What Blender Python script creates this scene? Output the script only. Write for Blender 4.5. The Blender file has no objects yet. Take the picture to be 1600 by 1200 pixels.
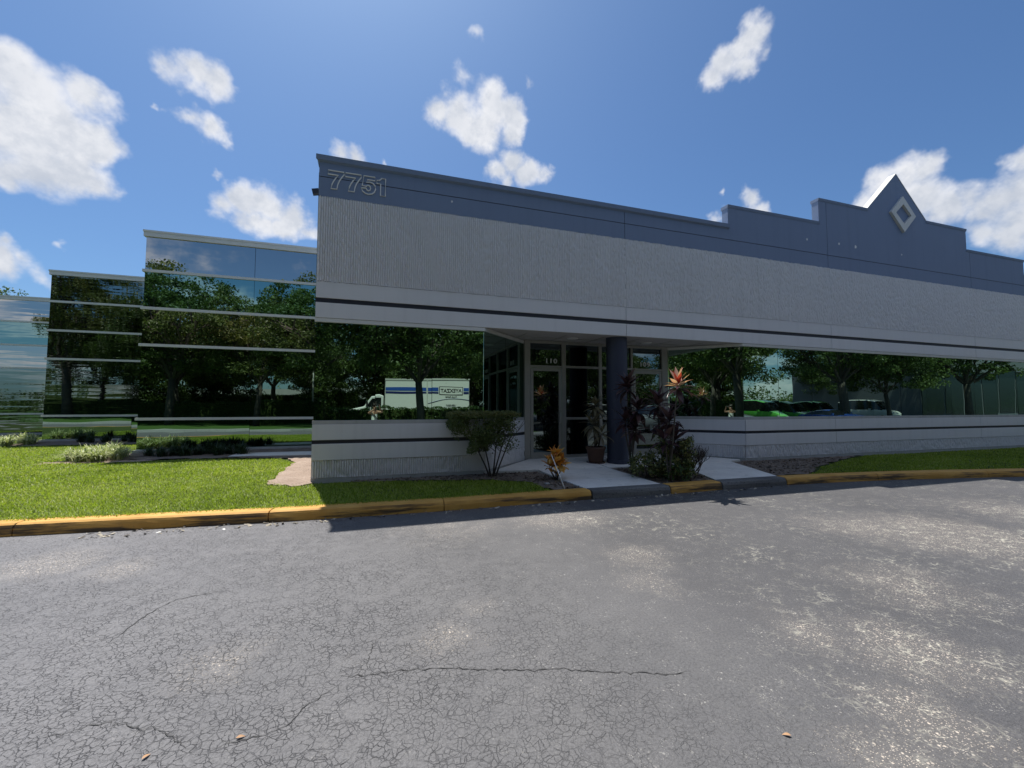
import bpy, bmesh, math, random
import numpy as np
from mathutils import Vector, Matrix, Euler
R = math.radians
scene = bpy.context.scene
COL = scene.collection
rnd = random.Random(7)
rng = np.random.default_rng(7)
EYE = 1.42          # camera height above the entrance slab (z = 0)

# ------------------------------------------------------------------ camera
cam_d = bpy.data.cameras.new("camera")
cam = bpy.data.objects.new("camera", cam_d); COL.objects.link(cam)
scene.camera = cam
cam_d.sensor_fit = 'HORIZONTAL'; cam_d.sensor_width = 36.0
cam_d.lens = 36.0 * 650.12 / 1600.0
cam_d.clip_start = 0.02; cam_d.clip_end = 3000
yaw, pitch, roll = R(17.809), R(3.063), R(0.076)
fv = Vector((math.sin(yaw)*math.cos(pitch), math.cos(yaw)*math.cos(pitch), math.sin(pitch)))
rv = Vector((math.cos(yaw), -math.sin(yaw), 0)); uv_ = rv.cross(fv)
r2 = math.cos(roll)*rv + math.sin(roll)*uv_; u2 = math.cos(roll)*uv_ - math.sin(roll)*rv
m = Matrix((r2, u2, -fv)).transposed().to_4x4(); m.translation = (0, 0, EYE)
cam.matrix_world = m

# ------------------------------------------------------------------ sun, sky, exposure
SUN = Vector((-0.1017, 0.4344, 1.0)).normalized()
sun_el = math.asin(SUN.z); sun_az = math.atan2(SUN.x, SUN.y)
sd = bpy.data.lights.new("sun", 'SUN'); sd.energy = 4.7; sd.angle = R(0.53); sd.color = (1.0, 0.95, 0.87)
so = bpy.data.objects.new("sun", sd); COL.objects.link(so)
so.rotation_euler = SUN.to_track_quat('Z', 'Y').to_euler(); so.location = (-10, 40, 90)
scene.view_settings.view_transform = 'Standard'; scene.view_settings.look = 'None'
scene.view_settings.gamma = 1; scene.view_settings.exposure = 0.52
scene.view_settings.use_curve_mapping = False
scene.cycles.max_bounces = 8; scene.cycles.glossy_bounces = 4; scene.cycles.diffuse_bounces = 3
scene.cycles.use_adaptive_sampling = True; scene.cycles.adaptive_threshold = 0.01
scene.cycles.use_denoising = True
scene.cycles.sample_clamp_indirect = 6

CLOUDS = [(-0.4919, 0.7412, 0.4568, 0.0361), (-0.4745, 0.7588, 0.4461, 0.0416), (-0.4995, 0.7687, 0.3995, 0.0565), (-0.4617, 0.783, 0.4169, 0.0495),
 (-0.4283, 0.7732, 0.4677, 0.0339), (-0.4106, 0.7845, 0.4648, 0.025), (-0.4285, 0.8001, 0.4197, 0.0337), (-0.4604, 0.8046, 0.375, 0.0455),
 (-0.4899, 0.7909, 0.3666, 0.0434), (-0.4375, 0.8226, 0.3631, 0.0278), (-0.4182, 0.8342, 0.3596, 0.0143), (-0.4338, 0.7611, 0.4822, 0.0173),
 (-0.402, 0.8125, 0.4223, 0.0158), (-0.519, 0.7815, 0.3462, 0.0302), (-0.3177, 0.7714, 0.5514, 0.0261), (-0.2997, 0.7821, 0.5463, 0.0323),
 (-0.2722, 0.7944, 0.543, 0.0317), (-0.2566, 0.8053, 0.5345, 0.0172), (-0.3091, 0.7629, 0.5679, 0.0103), (-0.3505, 0.7947, 0.4956, 0.0071),
 (-0.3336, 0.8022, 0.4952, 0.0118), (-0.3137, 0.8139, 0.489, 0.0206), (-0.29, 0.8267, 0.4822, 0.0233), (-0.2738, 0.837, 0.4737, 0.012),
 (-0.2795, 0.8821, 0.3792, 0.0276), (-0.2493, 0.8833, 0.3969, 0.0347), (-0.2142, 0.8934, 0.3948, 0.0404), (-0.1773, 0.9051, 0.3866, 0.0373),
 (-0.15, 0.9171, 0.3694, 0.0217), (-0.2321, 0.9041, 0.3589, 0.0384), (-0.1951, 0.9128, 0.3588, 0.0327), (-0.286, 0.8892, 0.3571, 0.0192),
 (-0.082, 0.8621, 0.5001, 0.0254), (-0.0525, 0.8659, 0.4975, 0.0236), (0.0051, 0.8647, 0.5023, 0.0085), (0.0982, 0.8089, 0.5796, 0.0327),
 (0.1422, 0.8031, 0.5787, 0.045), (0.2062, 0.769, 0.6051, 0.0418), (0.1874, 0.7985, 0.5721, 0.0457), (0.2454, 0.7663, 0.5937, 0.033),
 (0.1649, 0.8172, 0.5523, 0.0245), (0.1413, 0.7664, 0.6267, 0.0179), (0.1588, 0.722, 0.6734, 0.0158), (0.2749, 0.7281, 0.6279, 0.0135),
 (0.1076, 0.788, 0.6062, 0.0159), (0.2509, 0.7833, 0.5688, 0.0243), (0.2302, 0.8302, 0.5077, 0.0309), (0.2606, 0.8132, 0.5204, 0.0356),
 (0.2958, 0.8111, 0.5047, 0.0361), (0.3289, 0.802, 0.4986, 0.0207), (0.2597, 0.8328, 0.4889, 0.0236), (0.5867, 0.5244, 0.6171, 0.0303),
 (0.5723, 0.5515, 0.607, 0.0295), (0.599, 0.5101, 0.6172, 0.0186), (0.5692, 0.5706, 0.5919, 0.0243), (0.5965, 0.5409, 0.593, 0.0254),
 (0.6156, 0.513, 0.5982, 0.0132), (0.6839, 0.6025, 0.4114, 0.0247), (0.7021, 0.5954, 0.3906, 0.0201), (0.6565, 0.6511, 0.3809, 0.0191),
 (0.6381, 0.6691, 0.3808, 0.0146), (0.6359, 0.6399, 0.4315, 0.0082), (0.8019, 0.4617, 0.3791, 0.0261), (0.8153, 0.4374, 0.3795, 0.0288),
 (0.8273, 0.4142, 0.3796, 0.0225), (0.8003, 0.4809, 0.3582, 0.0212), (0.8365, 0.429, 0.3409, 0.0374), (0.8581, 0.4042, 0.3165, 0.0343),
 (0.8668, 0.3777, 0.3257, 0.0262), (0.8806, 0.3562, 0.3124, 0.0332), (0.8869, 0.3323, 0.3208, 0.0378), (0.8721, 0.331, 0.3604, 0.0211),
 (0.887, 0.3709, 0.2752, 0.026), (0.9006, 0.3467, 0.2621, 0.0326), (0.8722, 0.4091, 0.2682, 0.0173), (0.9065, 0.3171, 0.2787, 0.0588),
 (-0.5383, 0.8091, 0.2359, 0.0201), (-0.5241, 0.8221, 0.2226, 0.0192), (-0.5088, 0.8353, 0.2084, 0.0166), (-0.5505, 0.808, 0.21, 0.0305),
 (-0.4737, 0.8412, 0.2609, 0.0078), (-0.2842, 0.86, 0.4238, 0.0082), (-0.3049, 0.8657, 0.3971, 0.0071), (-0.5229, 0.7966, 0.3033, 0.0093),
 (0.8791, 0.3217, 0.3516, 0.0222)]


class NT:
    """small helper for building node trees"""
    def __init__(s, tree): s.t = tree; s.n = tree.nodes; s.l = tree.links
    def add(s, typ, **kw):
        n = s.n.new(typ)
        for k, v in kw.items():
            if k == 'ins':
                for a, b in v.items(): s.put(n.inputs[a], b)
            else: setattr(n, k, v)
        return n
    def put(s, sock, v):
        if isinstance(v, bpy.types.NodeSocket): s.l.new(v, sock)
        elif v is not None: sock.default_value = v
    def math(s, op, a, b=None, c=None, clamp=False):
        n = s.n.new('ShaderNodeMath'); n.operation = op; n.use_clamp = clamp
        s.put(n.inputs[0], a)
        if b is not None: s.put(n.inputs[1], b)
        if c is not None: s.put(n.inputs[2], c)
        return n.outputs[0]
    def vmath(s, op, a, b=None, scale=None):
        n = s.n.new('ShaderNodeVectorMath'); n.operation = op
        s.put(n.inputs[0], a)
        if b is not None: s.put(n.inputs[1], b)
        if scale is not None: s.put(n.inputs['Scale'], scale)
        return n.outputs['Value'] if op in ('DISTANCE', 'DOT_PRODUCT', 'LENGTH') else n.outputs[0]
    def noise(s, vec, scale, detail=3, rough=.5, out=0, dist=0):
        n = s.n.new('ShaderNodeTexNoise'); s.put(n.inputs['Vector'], vec)
        n.inputs['Scale'].default_value = scale; n.inputs['Detail'].default_value = detail
        n.inputs['Roughness'].default_value = rough; n.inputs['Distortion'].default_value = dist
        return n.outputs[out]
    def ramp(s, v, a, b, lo=0., hi=1., smooth=True):
        n = s.n.new('ShaderNodeMapRange'); n.interpolation_type = 'SMOOTHSTEP' if smooth else 'LINEAR'
        s.put(n.inputs[0], v); n.inputs[1].default_value = a; n.inputs[2].default_value = b
        n.inputs[3].default_value = lo; n.inputs[4].default_value = hi
        return n.outputs[0]
    def mix(s, f, a, b, mode='MIX'):
        n = s.n.new('ShaderNodeMix'); n.data_type = 'RGBA'; n.blend_type = mode
        s.put(n.inputs[0], f)
        for i, v in ((6, a), (7, b)):
            if isinstance(v, (tuple, list)) and len(v) == 3: v = (*v, 1)
            s.put(n.inputs[i], v)
        return n.outputs[2]
    def mapping(s, vec, scale=(1, 1, 1), loc=(0, 0, 0), rot=(0, 0, 0)):
        n = s.n.new('ShaderNodeMapping'); s.put(n.inputs[0], vec)
        n.inputs['Scale'].default_value = scale; n.inputs['Location'].default_value = loc; n.inputs['Rotation'].default_value = rot
        return n.outputs[0]

def cloud_field_group():
    g = bpy.data.node_groups.new("cloud_field", 'ShaderNodeTree')
    g.interface.new_socket("Dir", in_out='INPUT', socket_type='NodeSocketVector')
    g.interface.new_socket("Field", in_out='OUTPUT', socket_type='NodeSocketFloat')
    t = NT(g)
    gi = t.add('NodeGroupInput'); go = t.add('NodeGroupOutput')
    d = gi.outputs[0]
    n1 = t.noise(d, 7.0, 5, .62, out=1)
    w = t.vmath('MULTIPLY_ADD', n1, (.10, .10, .10)); 
    nm = g.nodes[-1]; nm.inputs[2].default_value = (-.05, -.05, -.05)
    dw = t.vmath('ADD', d, w)
    cur = None
    for (x, y, z, r) in CLOUDS:
        dist = t.vmath('DISTANCE', dw, (x, y, z))
        f = t.math('MULTIPLY_ADD', dist, -1.0/(r*1.15), 1.0)
        if r < .02: f = t.math('MULTIPLY', f, .45)
        elif r < .03: f = t.math('MULTIPLY', f, .75)
        if cur is None: cur = f
        else: cur = t.math('SMOOTH_MAX', cur, f, .25)
    # unseen flat cumulus layer over the rest of the sky, thickened to fill shade
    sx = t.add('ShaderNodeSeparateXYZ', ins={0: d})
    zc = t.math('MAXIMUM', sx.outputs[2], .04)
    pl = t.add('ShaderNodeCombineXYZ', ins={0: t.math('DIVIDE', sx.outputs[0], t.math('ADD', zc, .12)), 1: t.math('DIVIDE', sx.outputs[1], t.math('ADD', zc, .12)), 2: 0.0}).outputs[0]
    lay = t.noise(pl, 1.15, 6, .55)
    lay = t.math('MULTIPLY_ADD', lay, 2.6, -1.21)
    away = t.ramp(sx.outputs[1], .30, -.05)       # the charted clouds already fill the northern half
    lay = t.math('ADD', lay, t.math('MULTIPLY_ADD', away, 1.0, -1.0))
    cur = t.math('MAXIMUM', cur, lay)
    t.put(go.inputs[0], cur)
    return g

world = bpy.data.worlds.new("World"); scene.world = world; world.use_nodes = True
wt = NT(world.node_tree); world.node_tree.nodes.clear()
wout = wt.add('ShaderNodeOutputWorld'); bg = wt.add('ShaderNodeBackground')
sky = wt.add('ShaderNodeTexSky', sky_type='NISHITA', sun_disc=False, sun_elevation=sun_el, sun_rotation=sun_az, altitude=10, air_density=1.0, dust_density=1.15, ozone_density=2.2)
tc = wt.add('ShaderNodeTexCoord').outputs['Generated']
dirn = wt.vmath('NORMALIZE', tc)
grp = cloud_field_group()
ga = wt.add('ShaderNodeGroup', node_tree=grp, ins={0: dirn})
def puff(vec):                                    # billows inside the clouds
    a = wt.noise(vec, 13.0, 5, .58)
    return wt.math('MULTIPLY_ADD', a, 1.0, -.5)
pa = puff(dirn); pb = puff(wt.vmath('ADD', dirn, tuple(SUN*0.013)))
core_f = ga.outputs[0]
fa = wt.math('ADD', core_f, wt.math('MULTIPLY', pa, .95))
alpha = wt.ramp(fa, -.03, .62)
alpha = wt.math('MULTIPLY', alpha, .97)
lit = wt.ramp(wt.math('SUBTRACT', pa, pb), -.11, .09)
thick = wt.math('MULTIPLY', wt.ramp(core_f, .12, .62), wt.ramp(wt.noise(dirn, 7.0, 3, .5), .34, .60, .45, 1.0))
bright = wt.math('MULTIPLY_ADD', lit, .34, .66)
bright = wt.math('MULTIPLY', bright, wt.math('MULTIPLY_ADD', thick, -.50, 1.0))
wisp = wt.noise(dirn, 40, 4, .6)
bright = wt.math('MULTIPLY', bright, wt.math('MULTIPLY_ADD', wisp, .2, .92))
CLOUD_GAIN = 6.9
ccol = wt.mix(bright, (.36*CLOUD_GAIN, .43*CLOUD_GAIN, .55*CLOUD_GAIN), (1.0*CLOUD_GAIN, 1.0*CLOUD_GAIN, 1.02*CLOUD_GAIN))
sepd = wt.add('ShaderNodeSeparateXYZ', ins={0: dirn})
skyc = wt.add('ShaderNodeGamma', ins={0: sky.outputs[0], 1: 1.0}).outputs[0]
skyc = wt.mix(1.0, skyc, (0.455, 0.63, 0.80), 'MULTIPLY')
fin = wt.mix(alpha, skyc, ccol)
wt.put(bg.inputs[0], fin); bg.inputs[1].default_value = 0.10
wt.put(wout.inputs[0], bg.outputs[0])
world.cycles.sampling_method = 'MANUAL'; world.cycles.sample_map_resolution = 512

# ------------------------------------------------------------------ materials
def new_mat(name):
    m = bpy.data.materials.new(name); m.use_nodes = True
    t = NT(m.node_tree); b = m.node_tree.nodes['Principled BSDF']
    return m, t, b
def obj_co(t): return t.add('ShaderNodeTexCoord').outputs['Object']
def pos(t): return t.add('ShaderNodeNewGeometry').outputs['Position']
def bump(t, b, h, strength=.3, dist=.01):
    n = t.add('ShaderNodeBump', ins={'Height': h}); n.inputs['Strength'].default_value = strength; n.inputs['Distance'].default_value = dist
    t.put(b.inputs['Normal'], n.outputs[0])
def mat_plain(name, col, rough=.6, var=.12, scale=6., metal=0., bstr=.15, bscale=60., spec=.5):
    m, t, b = new_mat(name); p = pos(t)
    n = t.noise(p, scale, 5, .6); n2 = t.noise(p, scale*9, 3, .6)
    f = t.math('MULTIPLY_ADD', n, 1.4, -.2, clamp=True)
    lo = tuple(c*(1-var) for c in col); hi = tuple(min(1, c*(1+var)) for c in col)
    c = t.mix(f, lo, hi); c = t.mix(t.math('MULTIPLY', n2, .35), c, tuple(x*(1-var) for x in lo))
    t.put(b.inputs['Base Color'], c); b.inputs['Roughness'].default_value = rough; b.inputs['Metallic'].default_value = metal
    b.inputs['Specular IOR Level'].default_value = spec
    if bstr: bump(t, b, t.noise(p, bscale, 4, .6), bstr, .006)
    return m

def mat_concrete_paint(name, col, streak=.18, rough=.75):
    m, t, b = new_mat(name); p = pos(t)
    n = t.noise(p, 1.3, 6, .6)
    st = t.noise(t.mapping(p, (7, 7, .35)), 1.0, 5, .6)           # rain streaks
    sp = t.noise(p, 90, 3, .7)
    f = t.math('MULTIPLY_ADD', n, .5, t.math('MULTIPLY', t.ramp(st, .45, .8), .5), clamp=True)
    c = t.mix(t.math('MULTIPLY', f, streak*4, clamp=True), col, tuple(x*(1-streak) for x in col))
    c = t.mix(t.math('MULTIPLY', sp, .22), c, tuple(x*.72 for x in col))
    t.put(b.inputs['Base Color'], c); b.inputs['Roughness'].default_value = rough; b.inputs['Specular IOR Level'].default_value = .3
    bump(t, b, t.noise(p, 130, 4, .7), .35, .004)
    return m

M = {}
M['band'] = mat_concrete_paint('painted_band_grey', (.745, .745, .765))
M['rib'] = mat_concrete_paint('painted_rib_grey', (.83, .82, .83), .20)
M['dark'] = mat_concrete_paint('painted_slate', (.205, .265, .39), .20)
M['dark_pane'] = mat_plain('dark_pane', (.012, .016, .018), .15, .1, 5, 0, 0)
M['stripe'] = mat_plain('stripe_paint', (.022, .024, .035), .6, .2)
M['ledge'] = mat_concrete_paint('ledge_concrete', (.50, .50, .49), .3)
M['alu'] = mat_plain('aluminium_trim', (.60, .60, .57), .45, .10, 3., .0, .03)
M['alu_white'] = mat_plain('pale_metal_trim', (.72, .72, .70), .4, .08, 3., .0, .03)
M['frame'] = mat_plain('bronze_grey_frame', (.34, .33, .30), .4, .1, 4., .3, .02)
M['joint'] = mat_plain('joint_sealant', (.02, .02, .022), .7, .2)
M['soffit'] = mat_plain('soffit_board', (.55, .52, .50), .8, .12, 3., 0, .2)
M['column'] = mat_concrete_paint('column_paint', (.048, .055, .085), .1, .5)
M['white'] = mat_plain('white_vinyl', (.78, .78, .76), .5, .05)
M['white_paint'] = mat_plain('white_gloss_paint', (.80, .80, .78), .3, .04, 4, 0, .0)
M['black'] = mat_plain('black_rubber', (.02, .02, .02), .7, .2)
M['chrome'] = mat_plain('brushed_metal', (.62, .61, .58), .3, .06, 4., 1., .0)

def mat_glass(name, tint, wob=.35, amp=.0012, stretch=(.35, .35, 1.3), rough=.0):
    """coated solar glass: a coloured mirror whose panes are not quite flat"""
    m, t, b = new_mat(name); p = pos(t)
    n = t.noise(t.mapping(p, stretch), 1.2, 2, .45)
    b.inputs['Metallic'].default_value = 1.0; b.inputs['Roughness'].default_value = rough
    dirt = t.noise(t.mapping(p, (3, 3, .8)), 2., 5, .6)
    t.put(b.inputs['Base Color'], t.mix(t.math('MULTIPLY', dirt, .22), tint, tuple(c*.8 for c in tint)))
    b.inputs['Specular Tint'].default_value = (tint[0]*1.2+.3, tint[1]*1.2+.3, tint[2]*1.2+.3, 1)
    bn = t.add('ShaderNodeBump', ins={'Height': n}); bn.inputs['Strength'].default_value = wob; bn.inputs['Distance'].default_value = amp*10
    t.put(b.inputs['Normal'], bn.outputs[0])
    return m
M['glass_main'] = mat_glass('green_solar_glass', (.31, .43, .375), .10)
M['glass_silver'] = mat_glass('silver_blue_spandrel_glass', (.50, .49, .46), .12)
M['glass_teal'] = mat_glass('teal_spandrel_glass', (.26, .41, .37), .12)
M['glass_neutral'] = mat_glass('neutral_spandrel_glass', (.50, .50, .49), .14)
M['glass_dark'] = mat_glass('dark_green_glass', (.25, .34, .295), .14)
M['glass_door'] = mat_glass('dark_entrance_glass', (.13, .165, .17), .10)
M['glass_wavy'] = mat_glass('wavy_dark_glass', (.22, .27, .26), .22, .002, (.25, .25, 3.2))
M['glass_wavy_silver'] = mat_glass('wavy_silver_glass', (.46, .45, .43), .2, .002, (.25, .25, 3.0))
M['glass_wavy_teal'] = mat_glass('wavy_teal_glass', (.24, .36, .34), .2, .002, (.25, .25, 3.0))

# asphalt -----------------------------------------------------------
def mat_asphalt():
    m, t, b = new_mat('weathered_asphalt'); p = pos(t)
    flat = t.vmath('MULTIPLY', p, (1, 1, 0))
    warp = t.vmath('MULTIPLY_ADD', t.noise(flat, 9., 5, .65, out=1), (.07, .07, 0)); t.n[-1].inputs[2].default_value = (-.035, -.035, 0)
    pw = t.vmath('ADD', flat, warp)
    big = t.noise(flat, .35, 5, .6); mid = t.noise(flat, 1.6, 5, .65); fine = t.noise(flat, 60, 4, .75); grit = t.noise(flat, 190, 3, .8)
    lit_w = None
    base = t.mix(t.ramp(big, .3, .7), (.100, .100, .106), (.130, .129, .135))
    base = t.mix(t.math('MULTIPLY', t.ramp(mid, .35, .75), .4), base, (.155, .153, .157))
    base = t.mix(t.math('MULTIPLY', t.ramp(fine, .42, .60), .55), base, (.058, .058, .062))
    base = t.mix(t.math('MULTIPLY', t.ramp(grit, .60, .72), .60), base, (.40, .395, .39))
    sxw = t.add('ShaderNodeSeparateXYZ', ins={0: flat})
    base = t.mix(t.ramp(sxw.outputs[0], 1.5, -2.5), base, t.mix(1.0, base, (1.42, 1.42, 1.45), 'MULTIPLY'))   # the west side has bleached paler
    base = t.mix(t.ramp(sxw.outputs[0], 1.6, 3.2), base, t.mix(1.0, base, (.74, .74, .755), 'MULTIPLY'))
    # fine alligator cracking: two sizes of cell
    def crack(scale, width, rnd_=1.0):
        v = t.add('ShaderNodeTexVoronoi', feature='DISTANCE_TO_EDGE', ins={'Vector': pw}); v.inputs['Scale'].default_value = scale; v.inputs['Randomness'].default_value = rnd_
        return t.ramp(v.outputs['Distance'], 0.0, width, 1., 0.)
    c1 = crack(25., .052); c2 = crack(8.5, .016)
    sx = t.add('ShaderNodeSeparateXYZ', ins={0: flat})
    left = t.ramp(sx.outputs[0], 2.6, -.6)                          # cracks are densest on the west side
    brk = t.ramp(t.noise(flat, 8., 4, .65), .33, .58)
    broad = t.ramp(t.noise(flat, 1.1, 4, .6), .25, .65)
    near = t.ramp(sx.outputs[1], 7., 2.6)
    m1 = t.math('MULTIPLY', t.math('MULTIPLY', c1, brk), t.math('MULTIPLY', t.math('MULTIPLY_ADD', left, .75, .12), broad))
    m2 = t.math('MULTIPLY', c2, t.math('MULTIPLY_ADD', t.math('MULTIPLY', left, near), .55, .08))
    ck = t.math('MAXIMUM', m1, t.math('MULTIPLY', m2, brk))
    base = t.mix(t.math('MULTIPLY', ck, .60), base, (.042, .042, .045))
    # exposed pale aggregate and sand in worn patches, with sun glare and glints painted in
    cur = None
    for (x, y, r, k) in ((7.0, 3.35, 1.5, 1.0), (6.2, 3.9, 1.1, .7), (9.5, 3.7, 1.6, .6), (.5, 3.0, .42, .62), (.75, 3.35, .35, .5), (-.9, 3.15, .42, .55), (-3.2, 5.6, .7, .9), (-2.4, 5.2, .45, .7),
                         (2.7, 3.95, .6, .62), (2.4, 3.4, .5, .5), (2.5, 5.75, 1.1, .8), (.9, 5.7, 1.2, .5), (2.75, 1.5, .45, .85), (3.4, 1.9, .7, .75), (2.3, 1.35, .40, .8), (3.0, 2.3, .5, .6), (4.6, 2.6, .9, .6)):  # one patch near the kerb paints sun glare into the colour
        f = t.math('MULTIPLY', t.math('MULTIPLY_ADD', t.vmath('DISTANCE', t.vmath('ADD', pw, (0, 0, 0)), (x, y, 0)), -1.0/r, 1.0, clamp=True), k)
        cur = f if cur is None else t.math('MAXIMUM', cur, f)
    patch = t.math('ADD', cur, t.math('MULTIPLY_ADD', t.noise(flat, 2.3, 5, .7), .9, -.52))
    patch = t.ramp(patch, 0., .62)
    vs = t.add('ShaderNodeTexVoronoi', feature='F1', ins={'Vector': flat}); vs.inputs['Scale'].default_value = 46.
    stone = t.ramp(vs.outputs['Distance'], .42, .16)
    pick = t.ramp(t.add('ShaderNodeSeparateColor', ins={0: vs.outputs['Color']}).outputs[0], .62, .9)
    stone = t.math('MULTIPLY', stone, pick)
    vs2 = t.add('ShaderNodeTexVoronoi', feature='F1', ins={'Vector': flat}); vs2.inputs['Scale'].default_value = 115.
    st2 = t.math('MULTIPLY', t.ramp(vs2.outputs['Distance'], .45, .2), t.ramp(t.add('ShaderNodeSeparateColor', ins={0: vs2.outputs['Color']}).outputs[1], .5, .8))
    stones = t.math('MAXIMUM', stone, st2)
    everywhere = t.math('MULTIPLY', t.math('MULTIPLY', stones, t.ramp(sx.outputs[0], -1.5, 3.5, .12, .62)), t.ramp(t.noise(flat, 5.5, 5, .75), .46, .74))
    base = t.mix(everywhere, base, (.85, .82, .76))  # pale stones, white sun glints painted into their colour
    base = t.mix(t.math('MULTIPLY', patch, t.math('MULTIPLY_ADD', stones, .88, .06)), base, (.66, .58, .49))
    # pale sand caught in the cracks on the east side
    east = t.ramp(sx.outputs[0], 1.6, 3.4)
    v3 = t.math('MULTIPLY', t.math('MAXIMUM', crack(15., .075), crack(5.2, .035)), t.ramp(t.noise(flat, 7, 4, .7), .46, .64))
    veins = t.math('MULTIPLY', t.math('MULTIPLY', v3, t.math('MULTIPLY_ADD', stones, .35, .6)), t.math('MULTIPLY', east, t.math('ADD', t.math('MULTIPLY', patch, .7), t.math('MULTIPLY_ADD', t.ramp(t.noise(flat, .9, 4, .6), .42, .66), .7, .06))))
    base = t.mix(veins, base, (.62, .60, .50))
    # damp oil blots
    oil = t.ramp(t.noise(flat, .8, 3, .5), .66, .74)
    base = t.mix(t.math('MULTIPLY', oil, .35), base, (.09, .09, .095))
    t.put(b.inputs['Base Color'], base)
    t.put(b.inputs['Roughness'], t.math('MULTIPLY_ADD', fine, .2, .50)); b.inputs['Specular IOR Level'].default_value = .42
    h = t.math('ADD', t.math('MULTIPLY', fine, .5), t.math('MULTIPLY', grit, .4))
    h = t.math('SUBTRACT', h, t.math('MULTIPLY', ck, 2.0)); h = t.math('ADD', h, t.math('MULTIPLY', stones, .35))
    bump(t, b, h, .85, .006)
    return m
M['asphalt'] = mat_asphalt()

def mat_kerb(name, yellow=True):
    m, t, b = new_mat(name); p = pos(t)
    sp = t.mapping(p, (.55, .8, 7.0))
    worn = t.noise(sp, 1.4, 6, .62); fine = t.noise(p, 34, 5, .7); chips = t.noise(p, 9, 6, .7)
    if yellow:
        base = t.mix(t.ramp(t.noise(p, 2.5, 4, .6), .3, .7), (.52, .27, .05), (.62, .345, .08))
        base = t.mix(t.math('MULTIPLY', t.ramp(chips, .55, .75), .5), base, (.36, .20, .07))
        nrm = t.add('ShaderNodeNewGeometry').outputs['True Normal']
        nz = t.add('ShaderNodeSeparateXYZ', ins={0: nrm}).outputs[2]
        side = t.ramp(nz, .8, .3)                                    # tyres rub the upright face
        scuff = t.math('MULTIPLY', t.ramp(worn, .46, .60), side)
        base = t.mix(t.math('MULTIPLY', scuff, .9), base, (.035, .030, .026))
        base = t.mix(t.math('MULTIPLY', t.ramp(fine, .62, .74), .45), base, (.22, .16, .09))
    else:
        base = t.mix(t.ramp(worn, .3, .7), (.085, .085, .088), (.17, .17, .168))
        base = t.mix(t.ramp(fine, .5, .7), base, (.05, .05, .052))
    t.put(b.inputs['Base Color'], base); b.inputs['Roughness'].default_value = .72
    bump(t, b, t.math('ADD', fine, t.math('MULTIPLY', chips, .6)), .4, .006)
    return m
M['kerb'] = mat_kerb('worn_yellow_kerb_paint'); M['kerb_grey'] = mat_kerb('stained_kerb_concrete', False)
def mat_slab():
    m, t, b = new_mat('walkway_concrete'); p = pos(t)
    base = t.mix(t.ramp(t.noise(p, 1.1, 6, .6), .3, .7), (.68, .665, .64), (.79, .775, .73))
    base = t.mix(t.math('MULTIPLY', t.ramp(t.noise(p, 5., 6, .7), .52, .75), .4), base, (.19, .185, .175))
    base = t.mix(t.math('MULTIPLY', t.ramp(t.noise(p, 120, 3, .7), .55, .7), .35), base, (.2, .2, .2))
    t.put(b.inputs['Base Color'], base); b.inputs['Roughness'].default_value = .8
    bump(t, b, t.noise(p, 150, 4, .7), .4, .003); return m
M['slab'] = mat_slab()
def mat_soil(name, a, c, d):
    m, t, b = new_mat(name); p = pos(t)
    base = t.mix(t.ramp(t.noise(p, 2.4, 6, .65), .3, .7), a, c)
    base = t.mix(t.math('MULTIPLY', t.ramp(t.noise(p, 28, 5, .75), .52, .66), .7), base, d)
    base = t.mix(t.math('MULTIPLY', t.ramp(t.noise(p, 70, 3, .7), .6, .7), .6), base, tuple(x*1.9 for x in c))
    t.put(b.inputs['Base Color'], base); b.inputs['Roughness'].default_value = .95; b.inputs['Specular IOR Level'].default_value = .1
    bump(t, b, t.math('ADD', t.noise(p, 30, 5, .8), t.noise(p, 6, 4, .6)), .9, .03); return m
M['soil'] = mat_soil('bare_soil', (.17, .14, .12), (.27, .225, .19), (.09, .075, .062))
M['pale_soil'] = mat_soil('pale_sandy_soil', (.33, .25, .20), (.42, .33, .27), (.17, .13, .10))
M['turf_soil'] = mat_soil('turf_soil', (.045, .06, .02), (.07, .10, .03), (.03, .035, .015))
M['far_turf'] = mat_soil('far_turf', (.05, .10, .025), (.075, .14, .035), (.035, .07, .02))

def mat_leaf(name, cols, rough=.45, trans=.35, attr='shade', spec=.4):
    """foliage whose colour varies leaf by leaf (attribute) between the listed colours"""
    m, t, b = new_mat(name)
    a = t.add('ShaderNodeAttribute', attribute_name=attr).outputs['Fac']
    cr = t.add('ShaderNodeValToRGB', ins={0: a}); els = cr.color_ramp.elements
    while len(els) < len(cols): els.new(.5)
    for i, c in enumerate(cols): els[i].position = i/(len(cols)-1); els[i].color = (*c, 1)
    col = cr.outputs[0]
    n = t.noise(pos(t), 25, 3, .6)
    col = t.mix(t.math('MULTIPLY', n, .35), col, t.mix(1.0, col, (.55, .6, .5), 'MULTIPLY'))
    t.put(b.inputs['Base Color'], col); b.inputs['Roughness'].default_value = rough; b.inputs['Specular IOR Level'].default_value = spec
    if trans:
        tr = t.add('ShaderNodeBsdfTranslucent', ins={0: t.mix(1.0, col, (1.25, 1.35, .8), 'MULTIPLY')})
        ms = t.add('ShaderNodeMixShader', ins={0: trans, 1: b.outputs[0], 2: tr.outputs[0]})
        t.put(t.n['Material Output'].inputs[0], ms.outputs[0])
    return m
M['grass'] = mat_leaf('lawn_grass', [(.13, .19, .018), (.24, .32, .032), (.34, .42, .055), (.50, .48, .18)], .5, .45)
M['oak'] = mat_leaf('oak_leaves', [(.045, .075, .022), (.085, .13, .035), (.13, .18, .05)], .5, .30)
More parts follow.
